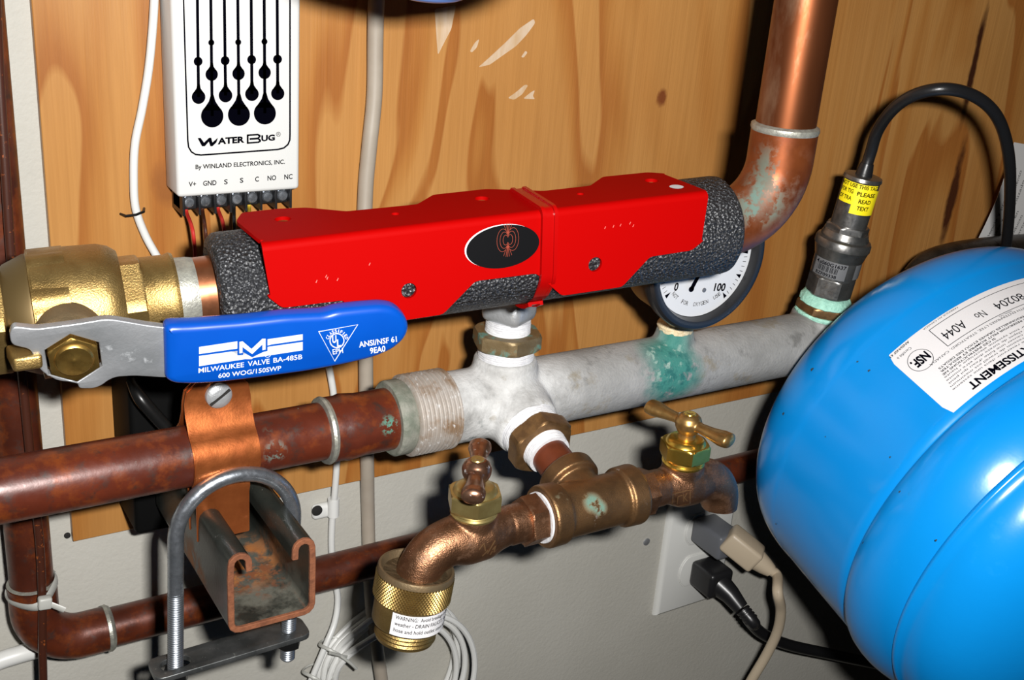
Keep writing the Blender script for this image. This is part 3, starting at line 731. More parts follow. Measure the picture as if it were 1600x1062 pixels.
obj('band', join(band(.0001, .0011, sc0, hw), band(.0012, .0007, sc0 - hw + .0008, .0008), band(.0012, .0007, sc0 + hw - .0008, .0008)), m_redstrap, t)

# ------------------------------------------------------------------ ball valve
def US(px): return (U(px) - UL).dot(ue)
t = thing('ball_valve', 'brass ball valve with a blue gripped lever at the left end of the upper pipe', 'valve', tuple(U(90)))
sA, sB_, sC, sD, sE = US(276), US(224), US(188), US(112), US(20)
O = UL
body = bmesh.new()
lathe(body, [(sB_ - .002, .0155), (sB_, .0168), (sA - .003, .0168), (sA - .0012, .0174), (sA, .0170), (sA, fr)], O, ue, seg=64)
obj('solder_cup', body, m_brass, t)
bm = bmesh.new(); hexn(bm, O + ue * sC, ue, .0196, sB_ - sC, rot=R(20), ch=.06); obj('end_nut', bm, m_brass, t)
bm = LA([(sE + .007, .0228), (sE + .0085, .0242), (sD, .0244), (sC - .006, .0240), (sC - .002, .0228), (sC + .001, .0205), (sC + .001, .010)], O, ue, seg=72)
bm2 = bmesh.new(); hexn(bm2, O + ue * (sE + .0075), ue, .0257, sD - sE - .0075, rot=R(14), ch=.02, n=8)
obj('body', join(bm, bm2), m_brass, t)
bm = LA([(sE - .002, .019), (sE - .001, .0200), (sE + .0065, .0232), (sE + .0075, .0232)], O, ue, seg=64); obj('body_groove', bm, mat('shaded_brass', (.12, .08, .03), .5, .6), t)  # same brass darkened: the groove's shading is put into the colour
bm = bmesh.new(); hexn(bm, O + ue * (sE - .035), ue, .0222, .033, rot=R(20), ch=.06); obj('union_nut', bm, m_brass, t)
bm = LA([(sE - .075, .0168), (sE - .034, .0168)], O, ue, seg=64); obj('solder_cup', bm, m_brass, t)
obj('inlet_pipe', SW([O + ue * (sE - .45), O + ue * (sE - .070)], fr, seg=48), m_cu_clean, t)
sdir = fn * math.cos(R(12)) - un * math.sin(R(12))
HN = PP(116, 563, U(84) + sdir * .0375, sdir)                        # nut centre on lever plane
sb0 = HN - sdir * .0375
bm = LA([(.012, .0135), (.0245, .0132), (.0262, .0126), (.0262, .008)], sb0, sdir, seg=56); obj('stem_boss', bm, m_brass_d, t)
bm = LA([(.026, .0088), (.0300, .0088), (.0306, .0082), (.0306, .005), (.037, .005)], sb0, sdir, seg=48); obj('packing_nut', bm, m_brass_b, t)
# lever plate
hu = (ue - sdir * ue.dot(sdir)).normalized(); hv = hu.cross(sdir); hv = hv if hv.z > 0 else -hv
hs = 1 if hu.cross(hv).dot(sdir) > 0 else -1
HO = HN - sdir * .0012
def h2(pts, lift=0): 
    oo = HN + sdir * lift; return [((PP(x, y, oo, sdir) - HO).dot(hu), (PP(x, y, oo, sdir) - HO).dot(hv)) for x, y in pts]
lev = h2([(15, 524), (21, 513), (58, 517), (120, 509), (168, 501), (190, 504), (230, 511), (290, 518), (290, 590), (260, 593), (210, 590), (182, 592), (170, 597), (160, 605), (147, 610), (124, 610), (122, 601), (90, 598), (66, 584), (54, 566), (49, 549), (18, 542)])
c = h2([(116, 563)])[0]
hexh = [(c[0] + .0106 * math.cos(R(60 * k + 30 - 0)), c[1] + .0106 * math.sin(R(60 * k + 30))) for k in range(6)]
lt = .0034
lv = obj('lever', plate([rnd(lev, .002, 3), hexh], HO - (sdir * lt if hs > 0 else Vector()), hu, hv, lt, .0005), m_zinc, t, label='grey cast metal lever plate')
bm = bmesh.new(); nc = HO + hu * c[0] + hv * c[1] - sdir * .0035
hexn(bm, nc, sdir, .0096, .0046, rot=0, ch=.05, ref=hv); obj('lever_nut', bm, m_brass_b, t)
bm = LA([(0, .0070), (.0004, .0068), (.0010, .0060), (.0008, .0052), (.0002, .003), (.0006, .0006), (.0008, 0)], nc + sdir * .0045, sdir, seg=40); obj('stem_end', bm, m_brass_b, t)
# stop
q = P(38, 557, .192); bm = BX(q, .010, .014, .0055, .0012, (ue, YA, ZA)); obj('stop_lug', bm, m_brass, t)
# grip
gp = [(258, 514), (300, 513), (380, 507), (450, 499), (511, 496), (529, 490), (565, 486), (601, 483), (622, 486), (636, 498), (643, 514), (637, 533), (617, 551), (586, 564), (540, 575), (480, 586), (400, 597), (340, 604), (300, 606), (273, 605), (260, 598)]
g2 = h2(gp, .0035)
gt = .0085
gm = plate([rnd(g2, .003, 3)], HO + sdir * .0035 - (sdir * gt if hs > 0 else Vector()), hu, hv, gt, .0028)
gr = obj('grip', gm, m_bluegrip, lv, smooth=60, label='blue vinyl grip with white lettering')
gO = HO + sdir * .0035
bm = bmesh.new()
def g(txt, bl, brr, tl, b=.0): tq(bm, txt, bl, brr, tl, gO, sdir, b, .00025)
g('MILWAUKEE', (310, 582), (381, 572.5), (310, 574.5), .012); g('VALVE', (387, 571.5), (421, 567), (387, 564), .012); g('BA-485B', (427, 566), (472, 560), (427, 558.5), .012)
g('600 WOG/150SWP', (341, 590), (439, 577.5), (341, 583), .012)
g('ANSI/NSF 61', (561, 542), (620, 533), (560, 533.5), .02); g('9EA0', (578, 552), (602, 548), (577.5, 543), .02)
g('EPH', (520, 553), (536, 550.5), (519, 545), .01)
Gf = lambda x, y: PP(x, y, gO + sdir * .0002, sdir)
poly(bm, [(311, 542), (371, 533), (377, 540), (374, 544), (311, 553)], Gf)
poly(bm, [(311, 556), (362, 549), (384, 561), (393, 561), (417, 542), (473, 534), (473, 547), (311, 572)], Gf)
poly(bm, [(417, 530), (473, 522), (473, 531), (424, 538), (417, 540)], Gf)
strip(bm, [(418 + 5 * math.cos(R(a)), 553 + 5 * math.sin(R(a))) for a in range(0, 360, 20)], .8, Gf, True)
strip(bm, [(498, 518), (559, 507), (523, 564)], 1.8, Gf, True)
strip(bm, [(526.5 + 11 * math.cos(R(a)), 532 + 11 * math.sin(R(a))) for a in range(0, 360, 15)], 1.6, Gf, True)
g('U', (519, 535), (525.5, 534), (518.6, 524), .03); g('L', (526.5, 541), (532.5, 540), (526, 530), .03)
for k, ch in enumerate('CLASSIFIED'):
    a = R(197 + k * 16.3); x, y = 526.5 + 13.2 * math.cos(a), 532 + 13.2 * math.sin(a)
    dx, dy = -math.sin(a), math.cos(a); ux, uy = math.cos(a), math.sin(a)
    wdt = 1.2 if ch == 'I' else 3.2
    tq(bm, ch, (x - dx * wdt / 2, y - dy * wdt / 2), (x + dx * wdt / 2, y + dy * wdt / 2), (x - dx * wdt / 2 + ux * 5, y - dy * wdt / 2 + uy * 5), gO, sdir, .02, .00025)
gpr = obj('grip_print', bm, m_print, gr, smooth=0)
bm = bmesh.new(); poly(bm, [(371, 555), (371, 532), (380, 530), (393, 541), (409, 526), (418, 526), (418, 548), (411, 550), (394, 558), (380, 550), (380, 554)], lambda x, y: PP(x, y, gO + sdir * .0004, sdir)); obj('logo_outline', bm, m_bluegrip, gpr, smooth=0)
bm = bmesh.new(); poly(bm, [(374, 552), (374, 534), (379, 533), (393, 545), (410, 529), (415, 529), (415, 546), (410, 547), (410, 538), (394, 553), (379, 542), (379, 551)], lambda x, y: PP(x, y, gO + sdir * .0006, sdir)); obj('logo_letter', bm, m_print, gpr, smooth=0)

# ------------------------------------------------------------------ manifold
MY = .12; mr = .0197
zm = (P(870, 605, MY).z + P(1180, 549, MY).z) / 2
XM = lambda px: P(px, 605 - (px - 870) * .185, MY).x
xa = P(672, 640, MY).x
tb_ = Vector((P(790, 557, MY).x, -MY, zm))
fdir = Vector((0, -math.cos(R(15)), -math.sin(R(15))))
fbc = Vector((P(789, 622, MY).x, -MY, zm))
gpx = Vector((P(1047, 573, MY).x, -MY, zm))
s0_ = P(1283, 490, MY); s1_ = P(1350, 272, MY + .008); sa = (s1_ - s0_).normalized()
sbase = s0_
bm = bmesh.new()
cyl(bm, Vector((xa, -MY, zm)), Vector((xa + .90, -MY, zm)), mr)
lathe(bm, [(.0, .020), (.012, .0195), (.020, .0178), (.0245, .0172), (.0255, .0165)], tb_, ZA)
lathe(bm, [(.0, .020), (.012, .0205), (.020, .0187), (.0265, .0180), (.0275, .0172)], fbc, fdir)
lathe(bm, [(.0, .015), (.019, .0125), (.0262, .0108), (.027, .0103)], gpx, ZA, seg=8)
lathe(bm, [(-.030, .022), (-.012, .0195), (-.001, .0185), (.0, .0175)], sbase, sa)
# blend the cross
sph = bmesh.ops.create_uvsphere(bm, u_segments=32, v_segments=24, radius=.0212, matrix=Matrix.Translation(fbc + Vector((0, -.002, 0))))
mm = fuse(bm, .0011, 12, .5)
t = thing('pipe_manifold', 'thick pale grey corroded manifold casting with white and green crust', 'manifold', tuple(tb_))
obj('casting', mm, m_cast, t, smooth=80)
obj('port_sealant', LA([(.024, .0105), (.027, .0112), (.0295, .0098), (.031, .0068), (.031, .004)], gpx, ZA, seg=36, mod=lambda a, s: 1 + .06 * noise.noise(Vector((math.cos(a) * 4, math.sin(a) * 4, s * 400)))), m_dope, t, label='crumbly cream sealant around gauge port')

def tape(o, a, s0, s1, r0, r1, turns=5, seed=0):
    pr = [(s0, r0 * .8)]
    n = turns
    for k in range(n):
        u0 = s0 + (s1 - s0) * k / n; rr = r0 + (r1 - r0) * k / n
        pr += [(u0, rr - .0003), (u0 + (s1 - s0) / n * .3, rr + .0002), (u0 + (s1 - s0) / n * .8, rr + .0001)]
    pr.append((s1, r1 * .8))
    return LA(pr, o, a, seg=56, mod=lambda q, s: 1 + .018 * noise.noise(Vector((math.cos(q) * 3 + seed, math.sin(q) * 3, s * 900))))
# top bushing + plug
t = thing('hex_bushing', 'greenish brass hex bushing with white tape on top of the manifold', 'bushing', tuple(tb_ + ZA * .03))
bm = bmesh.new(); hexn(bm, tb_ + ZA * .0315, ZA, .0196, .0085, rot=R(12), ch=.10); obj('hex_collar', bm, m_bush_g, t)
obj('thread_tape', tape(tb_, ZA, .0245, .0320, .0152, .0150, 6), m_ptfe, t, label='white tape under the hex')
tp = tb_ + ZA * .04
t = thing('pipe_plug', 'grey galvanised square plug with white tape above the top brass bushing', 'plug', tuple(tp))
obj('thread_tape', tape(tp, ZA, -.0015, .0070, .0122, .0118, 7, 3), m_ptfe, t, label='white tape around threads')
bm = BX(tp + ZA * .0125, .0240, .0240, .014, .005, (Vector((math.cos(R(28)), math.sin(R(28)), 0)), Vector((-math.sin(R(28)), math.cos(R(28)), 0)), ZA)); obj('plug_head', bm, m_galv, t)
# front bushing
t = thing('hex_bushing', 'brown brass hex bushing with white tape on the front of the manifold', 'bushing', tuple(fbc + fdir * .035))
bm = bmesh.new(); hexn(bm, fbc + fdir * .0335, fdir, .0188, .0095, rot=R(10), ch=.10); hb = obj('hex_collar', bm, m_bush, t)
obj('thread_tape', tape(fbc, fdir, .0262, .0340, .0165, .0160, 6, 1), m_ptfe, t, label='white tape behind the hex')
bm = bmesh.new(); nf = fbc + fdir * .0385
for k in range(7):
    a = R(196 + k * 7); u_, v_ = frame(fdir)[1:]
    d_ = u_ * math.cos(a) + v_ * math.sin(a)
# nipple
t = thing('pipe_nipple', 'short red brown copper pipe nipple between the front bushing and the tee', 'pipe nipple', tuple(fbc + fdir * .05))
obj('pipe', SW([fbc + fdir * .036, fbc + fdir * .075], .0101, seg=40), mat('red_nipple', (.17, .040, .016), .36, .4, var=(.11, .028, .013), vs=60), t)
obj('thread_tape', tape(fbc, fdir, .0425, .0490, .0122, .0116, 6, 2), m_ptfe, t, label='white tape at the bushing end')

# ------------------------------------------------------------------ tee and hose bibbs
TC = fbc + fdir * .0875; print('tee', TC)
hl = .0285
t = thing('pipe_tee', 'weathered bronze tee fitting between the two hose bibbs, with green stains', 'tee fitting', tuple(TC))
bm = bmesh.new(); cyl(bm, TC - XA * hl, TC + XA * hl, .0136)
lathe(bm, [(0, .0125), (.020, .0125)], TC, -fdir)
lathe(bm, [(.0145, .0135), (.0155, .0155), (.0225, .0157), (.0240, .0145), (.0240, .010)], TC, -fdir)
for s in (-1, 1): lathe(bm, [(hl - .011, .0135), (hl - .010, .0155), (hl - .001, .0158), (hl, .0150), (hl, .010)], TC, XA * s)
obj('tee_body', fuse(bm, .0006, 5), m_bronze_tee, t, smooth=80)
obj('sealing_tape', LA([(hl - .0005, .0120), (hl + .0003, .0128), (hl + .0012, .0126), (hl + .0012, .009)], TC, -XA), m_ptfe, t)

def bibb(s, label, hdir, mt, mt_handle, mt_nut, grp):
    O_ = TC + XA * s * (hl + .001 - (.002 if s > 0 else 0)); X_ = XA * s; cb_ = .0375 if s < 0 else .0312; kx = -.0040 if s < 0 else -.0085
    t = thing('hose_bibb', label, 'faucet', tuple(O_ + X_ * cb_), grp)
    bm = bmesh.new(); lathe(bm, [(-.006, .0098), (.018, .0098)], O_, X_)
    pts = [O_ + X_ * .010, O_ + X_ * .018, O_ + X_ * (.026 + kx * .3), O_ + X_ * (.034 + kx * .5) - ZA * .0005, O_ + X_ * (.044 + kx * .7) - ZA * .001, O_ + X_ * (.054 + kx * .9) - ZA * .001, O_ + X_ * (.0630 + kx) - ZA * .0045, O_ + X_ * (.0685 + kx) - ZA * .0115, O_ + X_ * (.0705 + kx) - ZA * .0200]
    sweep(bm, catmull(pts, 6), [.0095, .0092, .0106, .0126, .0126, .0112, .0108, .0104, .0102], seg=32)
    lathe(bm, [(.0, .0115), (.006, .0108), (.0125, .0108)], O_ + X_ * cb_, ZA)
    sweep(bm, [O_ + X_ * .024 + ZA * .003, O_ + X_ * (cb_ - .003) + ZA * .010], [.006, .007], seg=20)
    obj('faucet_body', fuse(bm, .0006, 8), mt, t, smooth=80)
    bm = bmesh.new(); hexn(bm, O_ + X_ * .0005, X_, .0128, .0092, rot=R(15), ch=.08); obj('inlet_hex', bm, mt, t)
    # spout mouth
    obj('spout_mouth', LA([(0, .0100), (.0022, .0100), (.0022, .0078), (-.004, .0076)], pts[-1] + ZA * .0012, -ZA), mt, t)
    bc = O_ + X_ * cb_ + ZA * .0125
    obj('bonnet_thread', LA([(-.002, .0105), (0, .0112), (.0008, .0105), (.0016, .0112), (.0024, .0105), (.0032, .0108)], bc, ZA), mt_nut, t)
    bm = bmesh.new(); hexn(bm, bc + ZA * .0028, ZA, .0134, .0085, rot=R(8), ch=.10)
    lathe(bm, [(.0108, .0108), (.0128, .0098), (.0138, .0080), (.0138, .004)], bc, ZA); obj('bonnet_nut', bm, mt_nut, t)
    bm = LA([(.012, .0046), (.0190, .0044)], bc, ZA, seg=28)
    obj('stem', bm, mt_handle, t)
    hc = bc + ZA * .0220
    bm = bmesh.new(); lathe(bm, [(-.0062, 0), (-.0060, .0040), (-.0045, .0056), (-.002, .0068), (.001, .0070), (.0035, .0060), (.0052, .0042), (.0056, 0)], hc, ZA, seg=32)
    for q in (-1, 1):
        e = hdir * q
        sweep(bm, catmull([hc, hc + e * .008, hc + e * .0145 - ZA * .0002, hc + e * .021 - ZA * .0002, hc + e * .0252, hc + e * .0268], 5), [.0034, .0035, .0042, .0056, .0054, .0022], seg=20, flat=(.72, 1.0), up=ZA)
    obj('handle', fuse(bm, .0005, 4), mt_handle, t, smooth=80)
    obj('handle_screw', LA([(0, .0034), (.0008, .0030), (.0009, .0012), (.0004, 0)], hc + ZA * .0050, ZA, seg=24), mt_nut, t)
    return t, O_, pts
m_bronze_h = mat('worn_bronze_handle', (.34, .19, .12), .28, .9, var=(.22, .10, .06), vs=150, layers=(((.5, .5, .5), 260, .62, .68, .6, .4),))
m_hr = mat('brass_handle', (.48, .29, .10), .36, .9, var=(.34, .19, .065), vs=110, rv=.06)
m_bonl = mat('dull_yellow_brass', (.46, .37, .15), .34, .85, var=(.36, .27, .10), vs=90)
m_bonr = mat('golden_brass', (.70, .48, .10), .26, .95, var=(.60, .38, .06), vs=90)
tl_, OL, spl = bibb(-1, 'left bronze hose bibb carrying the knurled brass vacuum breaker on its spout', Vector((-.55, -.83, 0)).normalized(), m_bronze, m_bronze_h, m_bonl, 'hose bibbs on the tee')
trr, OR_, spr = bibb(1, 'right bronze hose bibb with golden T handle and empty spout', Vector((.24, -.97, 0)).normalized(), m_bronze, m_hr, m_bonr, 'hose bibbs on the tee')
# raised foundry marks
m_mark = mat('raised_bronze', (.62, .34, .16), .3, .9)
def mark(root, px, py, lines, w_=1.8):
    from mathutils.bvhtree import BVHTree
    body = [c for c in root.children if c.name.startswith('faucet_body')][0]; bm = bmesh.new(); bm.from_mesh(body.data); tree = BVHTree.FromBMesh(bm); bm.free()
    off_ = WL[body.name]
    def F(x, y):
        d = ray(x, y).normalized(); h = tree.ray_cast(CAM - off_, d)
        if not h[0]: h = tree.find_nearest(P(x, y, -TC.y + .009) - off_)
        return h[0] + h[1] * .0003 + off_
    bm = bmesh.new()
    for ln in lines:
        pts_ = [(px + a, py + b) for a, b in ln]; dn = []
        for a, b in zip(pts_, pts_[1:]): dn += [(a[0] + (b[0] - a[0]) * k / 3, a[1] + (b[1] - a[1]) * k / 3) for k in range(3)]
        strip(bm, dn + [pts_[-1]], w_, F)
    return obj('foundry_mark', bm, m_mark, root, smooth=0)
mark(tl_, 765, 856, [[(-17, 2), (-9, -8), (-7, 4)], [(-4, 8), (8, -12)], [(-12, 12), (-3, 3)], [(4, 2), (9, -4), (6, 6)], [(0, 10), (4, 4)]])
mark(trr, 1064, 782, [[(-14, 10), (-13, -11), (14, -17), (14, 4), (-14, 10)], [(-6, 5), (-5, -7)], [(-5, -7), (2, -9)], [(4, -11), (4, 1)], [(9, -12), (5, -5), (10, 0)]], 1.4)
# hose vacuum breaker
vt = P(651, 891, -TC.y); vb = P(628, 1002, -TC.y - .000); va = (vb - vt).normalized(); VL = (vb - vt).length; print('breaker', VL)
vt = spl[-1] + ZA * .0102 + XA * .0004
va = Vector((-.14, -.02, -1)).normalized()
t = thing('vacuum_breaker', 'round brass vacuum breaker with knurled ring and white warning label', 'vacuum breaker', tuple(vt))
ro = .0180
def kn(a, s): return 1
pr = [(.003, .0095), (.003, .0150), (.0015, .0158), (0, .0166), (0, .0176), (.0012, ro), (.0030, ro)]
obj('top_rim', LA(pr, vt, va, seg=64), m_brass_d, t)
# knurl
bm = bmesh.new(); nk = 72; hk = 11; k0, k1 = .0030, .0145; rg = []
a_, u_, v_ = frame(va)
for j in range(hk + 1):
    s = k0 + (k1 - k0) * j / hk; row = []
    for k in range(nk * 2):
        t_ = 2 * math.pi * k / (nk * 2); r = ro + (.00042 if (k + j) % 2 == 0 else -.00020)
        row.append(bm.verts.new(vt + a_ * s + u_ * r * math.cos(t_) + v_ * r * math.sin(t_)))
    rg.append(row)
for A, B in zip(rg, rg[1:]):
    for k in range(nk * 2):
        k2 = (k + 1) % (nk * 2)
        if True:
            j = rg.index(A)
            if (k + j) % 2 == 0: bm.faces.new((A[k], A[k2], B[k])); bm.faces.new((A[k2], B[k2], B[k]))
            else: bm.faces.new((A[k], A[k2], B[k2])); bm.faces.new((A[k], B[k2], B[k]))
obj('knurled_ring', bm, m_knurl, t, smooth=0)
obj('label_band', LA([(.0143, ro - .002), (.0145, ro - .0003), (.0152, ro - .0004), (.0160, ro - .0012), (.0272, ro - .0012), (.0282, ro - .0018), (.0284, .013)], vt, va, seg=64), m_brass, t)
pr = [(.0275, .0138), (.0292, .0138), (.0297, .0142), (.0306, .0146), (.0315, .0141), (.0326, .0146), (.0336, .0141), (.0347, .0146), (.0357, .0139), (.0366, .0138), (.0372, .0126), (.0372, .010), (.034, .0095)]
obj('hose_thread', LA(pr, vt, va, seg=64), m_brass, t)
# label on band
rl = ro - .0009
def ang_of(px, py, rr):
    q = PP(px, py, vt, CF)  # approx: intersect ray with cylinder
    d = ray(px, py).normalized(); o = CAM - vt; dp = d - a_ * d.dot(a_); op = o - a_ * o.dot(a_)
    A = dp.dot(dp); B = 2 * dp.dot(op); Cc = op.dot(op) - rr * rr; D_ = max(B * B - 4 * A * Cc, 0); k = (-B - math.sqrt(D_)) / (2 * A); h = CAM + d * k - vt
    return math.atan2(h.dot(v_), h.dot(u_)), h.dot(a_)
def VS(th_, s, rr): return vt + a_ * s + u_ * rr * math.cos(th_) + v_ * rr * math.sin(th_)
aL = ang_of(613, 962, rl)[0]; aR = ang_of(697, 955, rl)[0]
if aR - aL > math.pi: aR -= 2 * math.pi
if aL - aR > math.pi: aR += 2 * math.pi
bm = bmesh.new(); rows = [[bm.verts.new(VS(aL + (aR - aL) * k / 24, s, rl)) for k in range(25)] for s in (.0160, .0271)]
for k in range(24): bm.faces.new((rows[0][k], rows[0][k + 1], rows[1][k + 1], rows[1][k]))
lb = obj('warning_label', bm, m_paper, t, label='white paper warning label')
bm = bmesh.new()
for i, s in enumerate(('WARNING:  Avoid breakage in freezing', 'weather - DRAIN FAUCET. Remove', 'hose and hold outlet stem to drain')):
    sb_ = .0186 + i * .0032
    text(bm, s, lambda u, v: VS(aL + (aR - aL) * (.05 + u * 1.02), sb_ - v * .0019, rl + .0001), .012)
obj('label_text', bm, m_ink, lb, smooth=0)

# ------------------------------------------------------------------ gauge
GY = .152; gc = P(1101, 404, GY); gr_ = .0405; ro8 = R(7)
gu = Vector((math.cos(ro8), 0, math.sin(ro8) * -1)); gv = Vector((math.sin(ro8), 0, math.cos(ro8)))
t = thing('pressure_gauge', 'round dial pressure gauge with black case half hidden behind the foam sleeve', 'gauge', tuple(gc))
obj('case', LA([(-.030, 0), (-.030, gr_ - .008), (-.024, gr_ - .004), (-.004, gr_ - .0025), (-.003, gr_ - .0005), (0, gr_), (.0035, gr_ - .0002), (.0050, gr_ - .0015), (.0055, gr_ - .0035), (.0050, gr_ - .0055), (.0022, gr_ - .0065), (.0, gr_ - .0068), (0, 0)], gc, -YA, seg=96), m_bpl, t)
dr = gr_ - .0070
obj('dial', LA([(.0, dr), (.0003, dr), (.0003, 0)], gc, -YA, seg=96), m_dial, t)
Gd = lambda x, y: gc - YA * .0005 + gu * x + gv * y
bm = bmesh.new()
rt = dr * .93
for i in range(0, 101):
    a = R(225 - 2.7 * i); ca, sa_ = math.cos(a), math.sin(a)
    if i % 10 == 0: poly(bm, [(ca * rt + sa_ * .0012, sa_ * rt - ca * .0012), (ca * rt - sa_ * .0012, sa_ * rt + ca * .0012), (ca * rt * .87, sa_ * rt * .87)], Gd)
    elif i % 2 == 0: strip(bm, [(ca * rt, sa_ * rt), (ca * rt * .92, sa_ * rt * .92)], .0003, Gd)
for i in range(0, 101, 20):
    a = R(225 - 2.7 * i); x, y = math.cos(a) * rt * .73, math.sin(a) * rt * .73; s = str(i); w_ = .0028 * len(s)
    text(bm, s, lambda u, v: Gd(x - w_ / 2 + u * w_, y - .0022 + v * .0044), .03)
text(bm, 'PSI', lambda u, v: Gd(.008 + u * .008 - .002, -.0085 + v * .0042), .01)
s = 'NOT  FOR  OXYGEN  USE'
for k, ch in enumerate(s):
    if ch == ' ': continue
    a = R(-90 + (k - 10) * 4.0); r0 = rt * .88; w_ = .0016
    text(bm, ch, lambda u, v: Gd(math.cos(a) * r0 - math.sin(a) * (u - .5) * w_ - math.cos(a) * v * .0024, math.sin(a) * r0 + math.cos(a) * (u - .5) * w_ - math.sin(a) * v * .0024), .0)
obj('dial_print', bm, m_ink, t, smooth=0)
na = R(70)
bm = bmesh.new(); F2 = lambda x, y: gc - YA * .0022 + gu * x + gv * y
strip(bm, [(-math.cos(na) * .018, -math.sin(na) * .018), (math.cos(na) * .004, math.sin(na) * .004)], .0022, F2); strip(bm, [(0, 0), (math.cos(na) * .025, math.sin(na) * .025)], .0008, F2)
poly(bm, circ2(0, 0, .003), F2); poly(bm, circ2(-math.cos(na) * .018, -math.sin(na) * .018, .0016), F2)
ext = bmesh.ops.extrude_face_region(bm, geom=bm.faces[:]); bmesh.ops.translate(bm, vec=Vector((0, .0005, 0)), verts=[v for v in ext['geom'] if isinstance(v, bmesh.types.BMVert)])
obj('needle', bm, m_ink, t, smooth=0)
obj('dial_screw', LA([(0, .0013), (.0004, .0013), (.0006, 0)], PP(1100, 453, gc - YA * .0004, YA), -YA, seg=20), m_grey, t)
st_ = gpx + ZA * .028; gb = gc + YA * .014 - gv * (gr_ - .006)
obj('stem', SW([st_ - ZA * .006, st_ + ZA * .002, gb], [.0060, .0062, .0064], seg=28), m_brass_d, t)

# ------------------------------------------------------------------ pressure sensor
SL = (s1_ - s0_).length
t = thing('pressure_sensor', 'steel pressure transducer with yellow tag standing on the manifold', 'pressure sensor', tuple(sbase))
bm = bmesh.new(); hexn(bm, sbase + sa * .002, sa, .0182, .0062, rot=R(25), ch=.1); obj('base_hex', bm, m_bush, t, label='brown brass hex bushing')
obj('sealant', LA([(-.002, .0165), (.001, .0176), (.0022, .0168)], sbase, sa, seg=48, mod=lambda a, s: 1 + .05 * noise.noise(Vector((math.cos(a) * 4, math.sin(a) * 4, s * 300)))), m_dopeg, t)
obj('sealant', LA([(.007, .0150), (.0085, .0170), (.0115, .0160), (.0140, .0140), (.0150, .0115)], sbase, sa, seg=64, mod=lambda a, s: 1 + .09 * noise.noise(Vector((math.cos(a) * 5, math.sin(a) * 5, s * 300)))), m_dopeg, t, label='mint green thread compound')
bm = bmesh.new(); hexn(bm, sbase + sa * .0145, sa, .0150, .0130, rot=R(5), ch=.1); obj('lower_hex', bm, m_steel, t)
obj('body', LA([(.027, .0125), (.0275, .0146), (.040, .0150), (.0405, .0154), (.047, .0170), (.0475, .0175), (.051, .0175), (.0525, .0168), (.0535, .0150), (.0545, .0150), (.056, .0142), (.058, .0138)], sbase, sa, seg=64), m_steel, t)
bm = bmesh.new(); hexn(bm, sbase + sa * .0555, sa, .0140, .0065, rot=R(25), ch=.12)
obj('upper_hex', bm, m_steel, t)
top_s = SL - .001
obj('cap', LA([(.060, .0112), (top_s - .003, .0112), (top_s - .002, .0120), (top_s, .0116), (top_s + .0004, .0100), (top_s + .0004, .004)], sbase, sa, seg=56), m_steel, t)
obj('strain_relief', LA([(top_s, .0052), (top_s + .004, .0048), (top_s + .008, .0040)], sbase, sa, seg=32), m_rub, t)
aS, uS, vS = frame(sa)
def angs(px, py, rr, base=sbase):
    d = ray(px, py).normalized(); o = CAM - base; dp = d - aS * d.dot(aS); op = o - aS * o.dot(aS)
    A = dp.dot(dp); B = 2 * dp.dot(op); Cc = op.dot(op) - rr * rr; D_ = max(B * B - 4 * A * Cc, 0); k = (-B - math.sqrt(D_)) / (2 * A); h = CAM + d * k - base
    return math.atan2(h.dot(vS), h.dot(uS)), h.dot(aS)
def SS(a, s, r): return sbase + aS * s + uS * r * math.cos(a) + vS * r * math.sin(a)
def wrap(bm, a0, a1, s0, s1, r, n=24):
    rows = [[bm.verts.new(SS(a0 + (a1 - a0) * k / n, s, r)) for k in range(n + 1)] for s in (s0, s1)]
    for k in range(n): bm.faces.new((rows[0][k], rows[0][k + 1], rows[1][k + 1], rows[1][k]))
def unw(a, ref):
    while a - ref > math.pi: a -= 2 * math.pi
    while a - ref < -math.pi: a += 2 * math.pi
    return a
ac = angs(1345, 305, .0114)[0]                       # camera-facing direction
print('sensor', SL, [angs(x, y, .0152) for x, y in ((1285, 375), (1330, 390))], angs(1330, 330, .0114))
sg = 1 if unw(angs(1360, 310, .0114)[0], ac) > ac else -1      # sign: right on screen
bm = bmesh.new(); wrap(bm, ac - sg * 1.3, ac + sg * .95, top_s - .0165, top_s - .0030, .01135); yl = obj('yellow_tag', bm, m_yel, t, smooth=60, label='yellow printed tag')
bm = bmesh.new(); wrap(bm, ac - sg * .35, ac + sg * 1.2, top_s - .0220, top_s - .0062, .0117); obj('yellow_flap', bm, m_yel, yl, smooth=60)
bm = bmesh.new()
def st2(s, a0, a1, z, h, r): text(bm, s, lambda u, v: SS(ac + sg * (a0 + (a1 - a0) * u), z + v * h, r), .022)
st2('NOT USE THIS TAG', -1.35, .9, top_s - .0058, .0024, .01155); st2('FOR TIG', -1.25, -.42, top_s - .0098, .0025, .01145); st2('OF TRA', -1.25, -.42, top_s - .0142, .0025, .01145)
st2('PLEASE', -.20, .82, top_s - .0102, .0025, .0119); st2('READ', -.02, .66, top_s - .0146, .0025, .0119); st2('TEXT', -.02, .66, top_s - .0190, .0025, .0119)
obj('tag_text', bm, m_ink, yl, smooth=0)
bm = bmesh.new(); wrap(bm, ac - sg * 1.15, ac + sg * .35, .0290, .0398, .01525); sl_ = obj('silver_label', bm, m_lab, t, smooth=60, label='silver serial number label')
bm = bmesh.new(); wrap(bm, ac + sg * .75, ac + sg * 1.5, .0300, .0398, .01525); obj('silver_label', bm, m_lab, t, smooth=60)
bm = bmesh.new(); st2('4.s060G1637', -1.05, .28, .0366, .0023, .01545); st2('BZF09338', -.95, -.02, .0297, .0020, .01545)
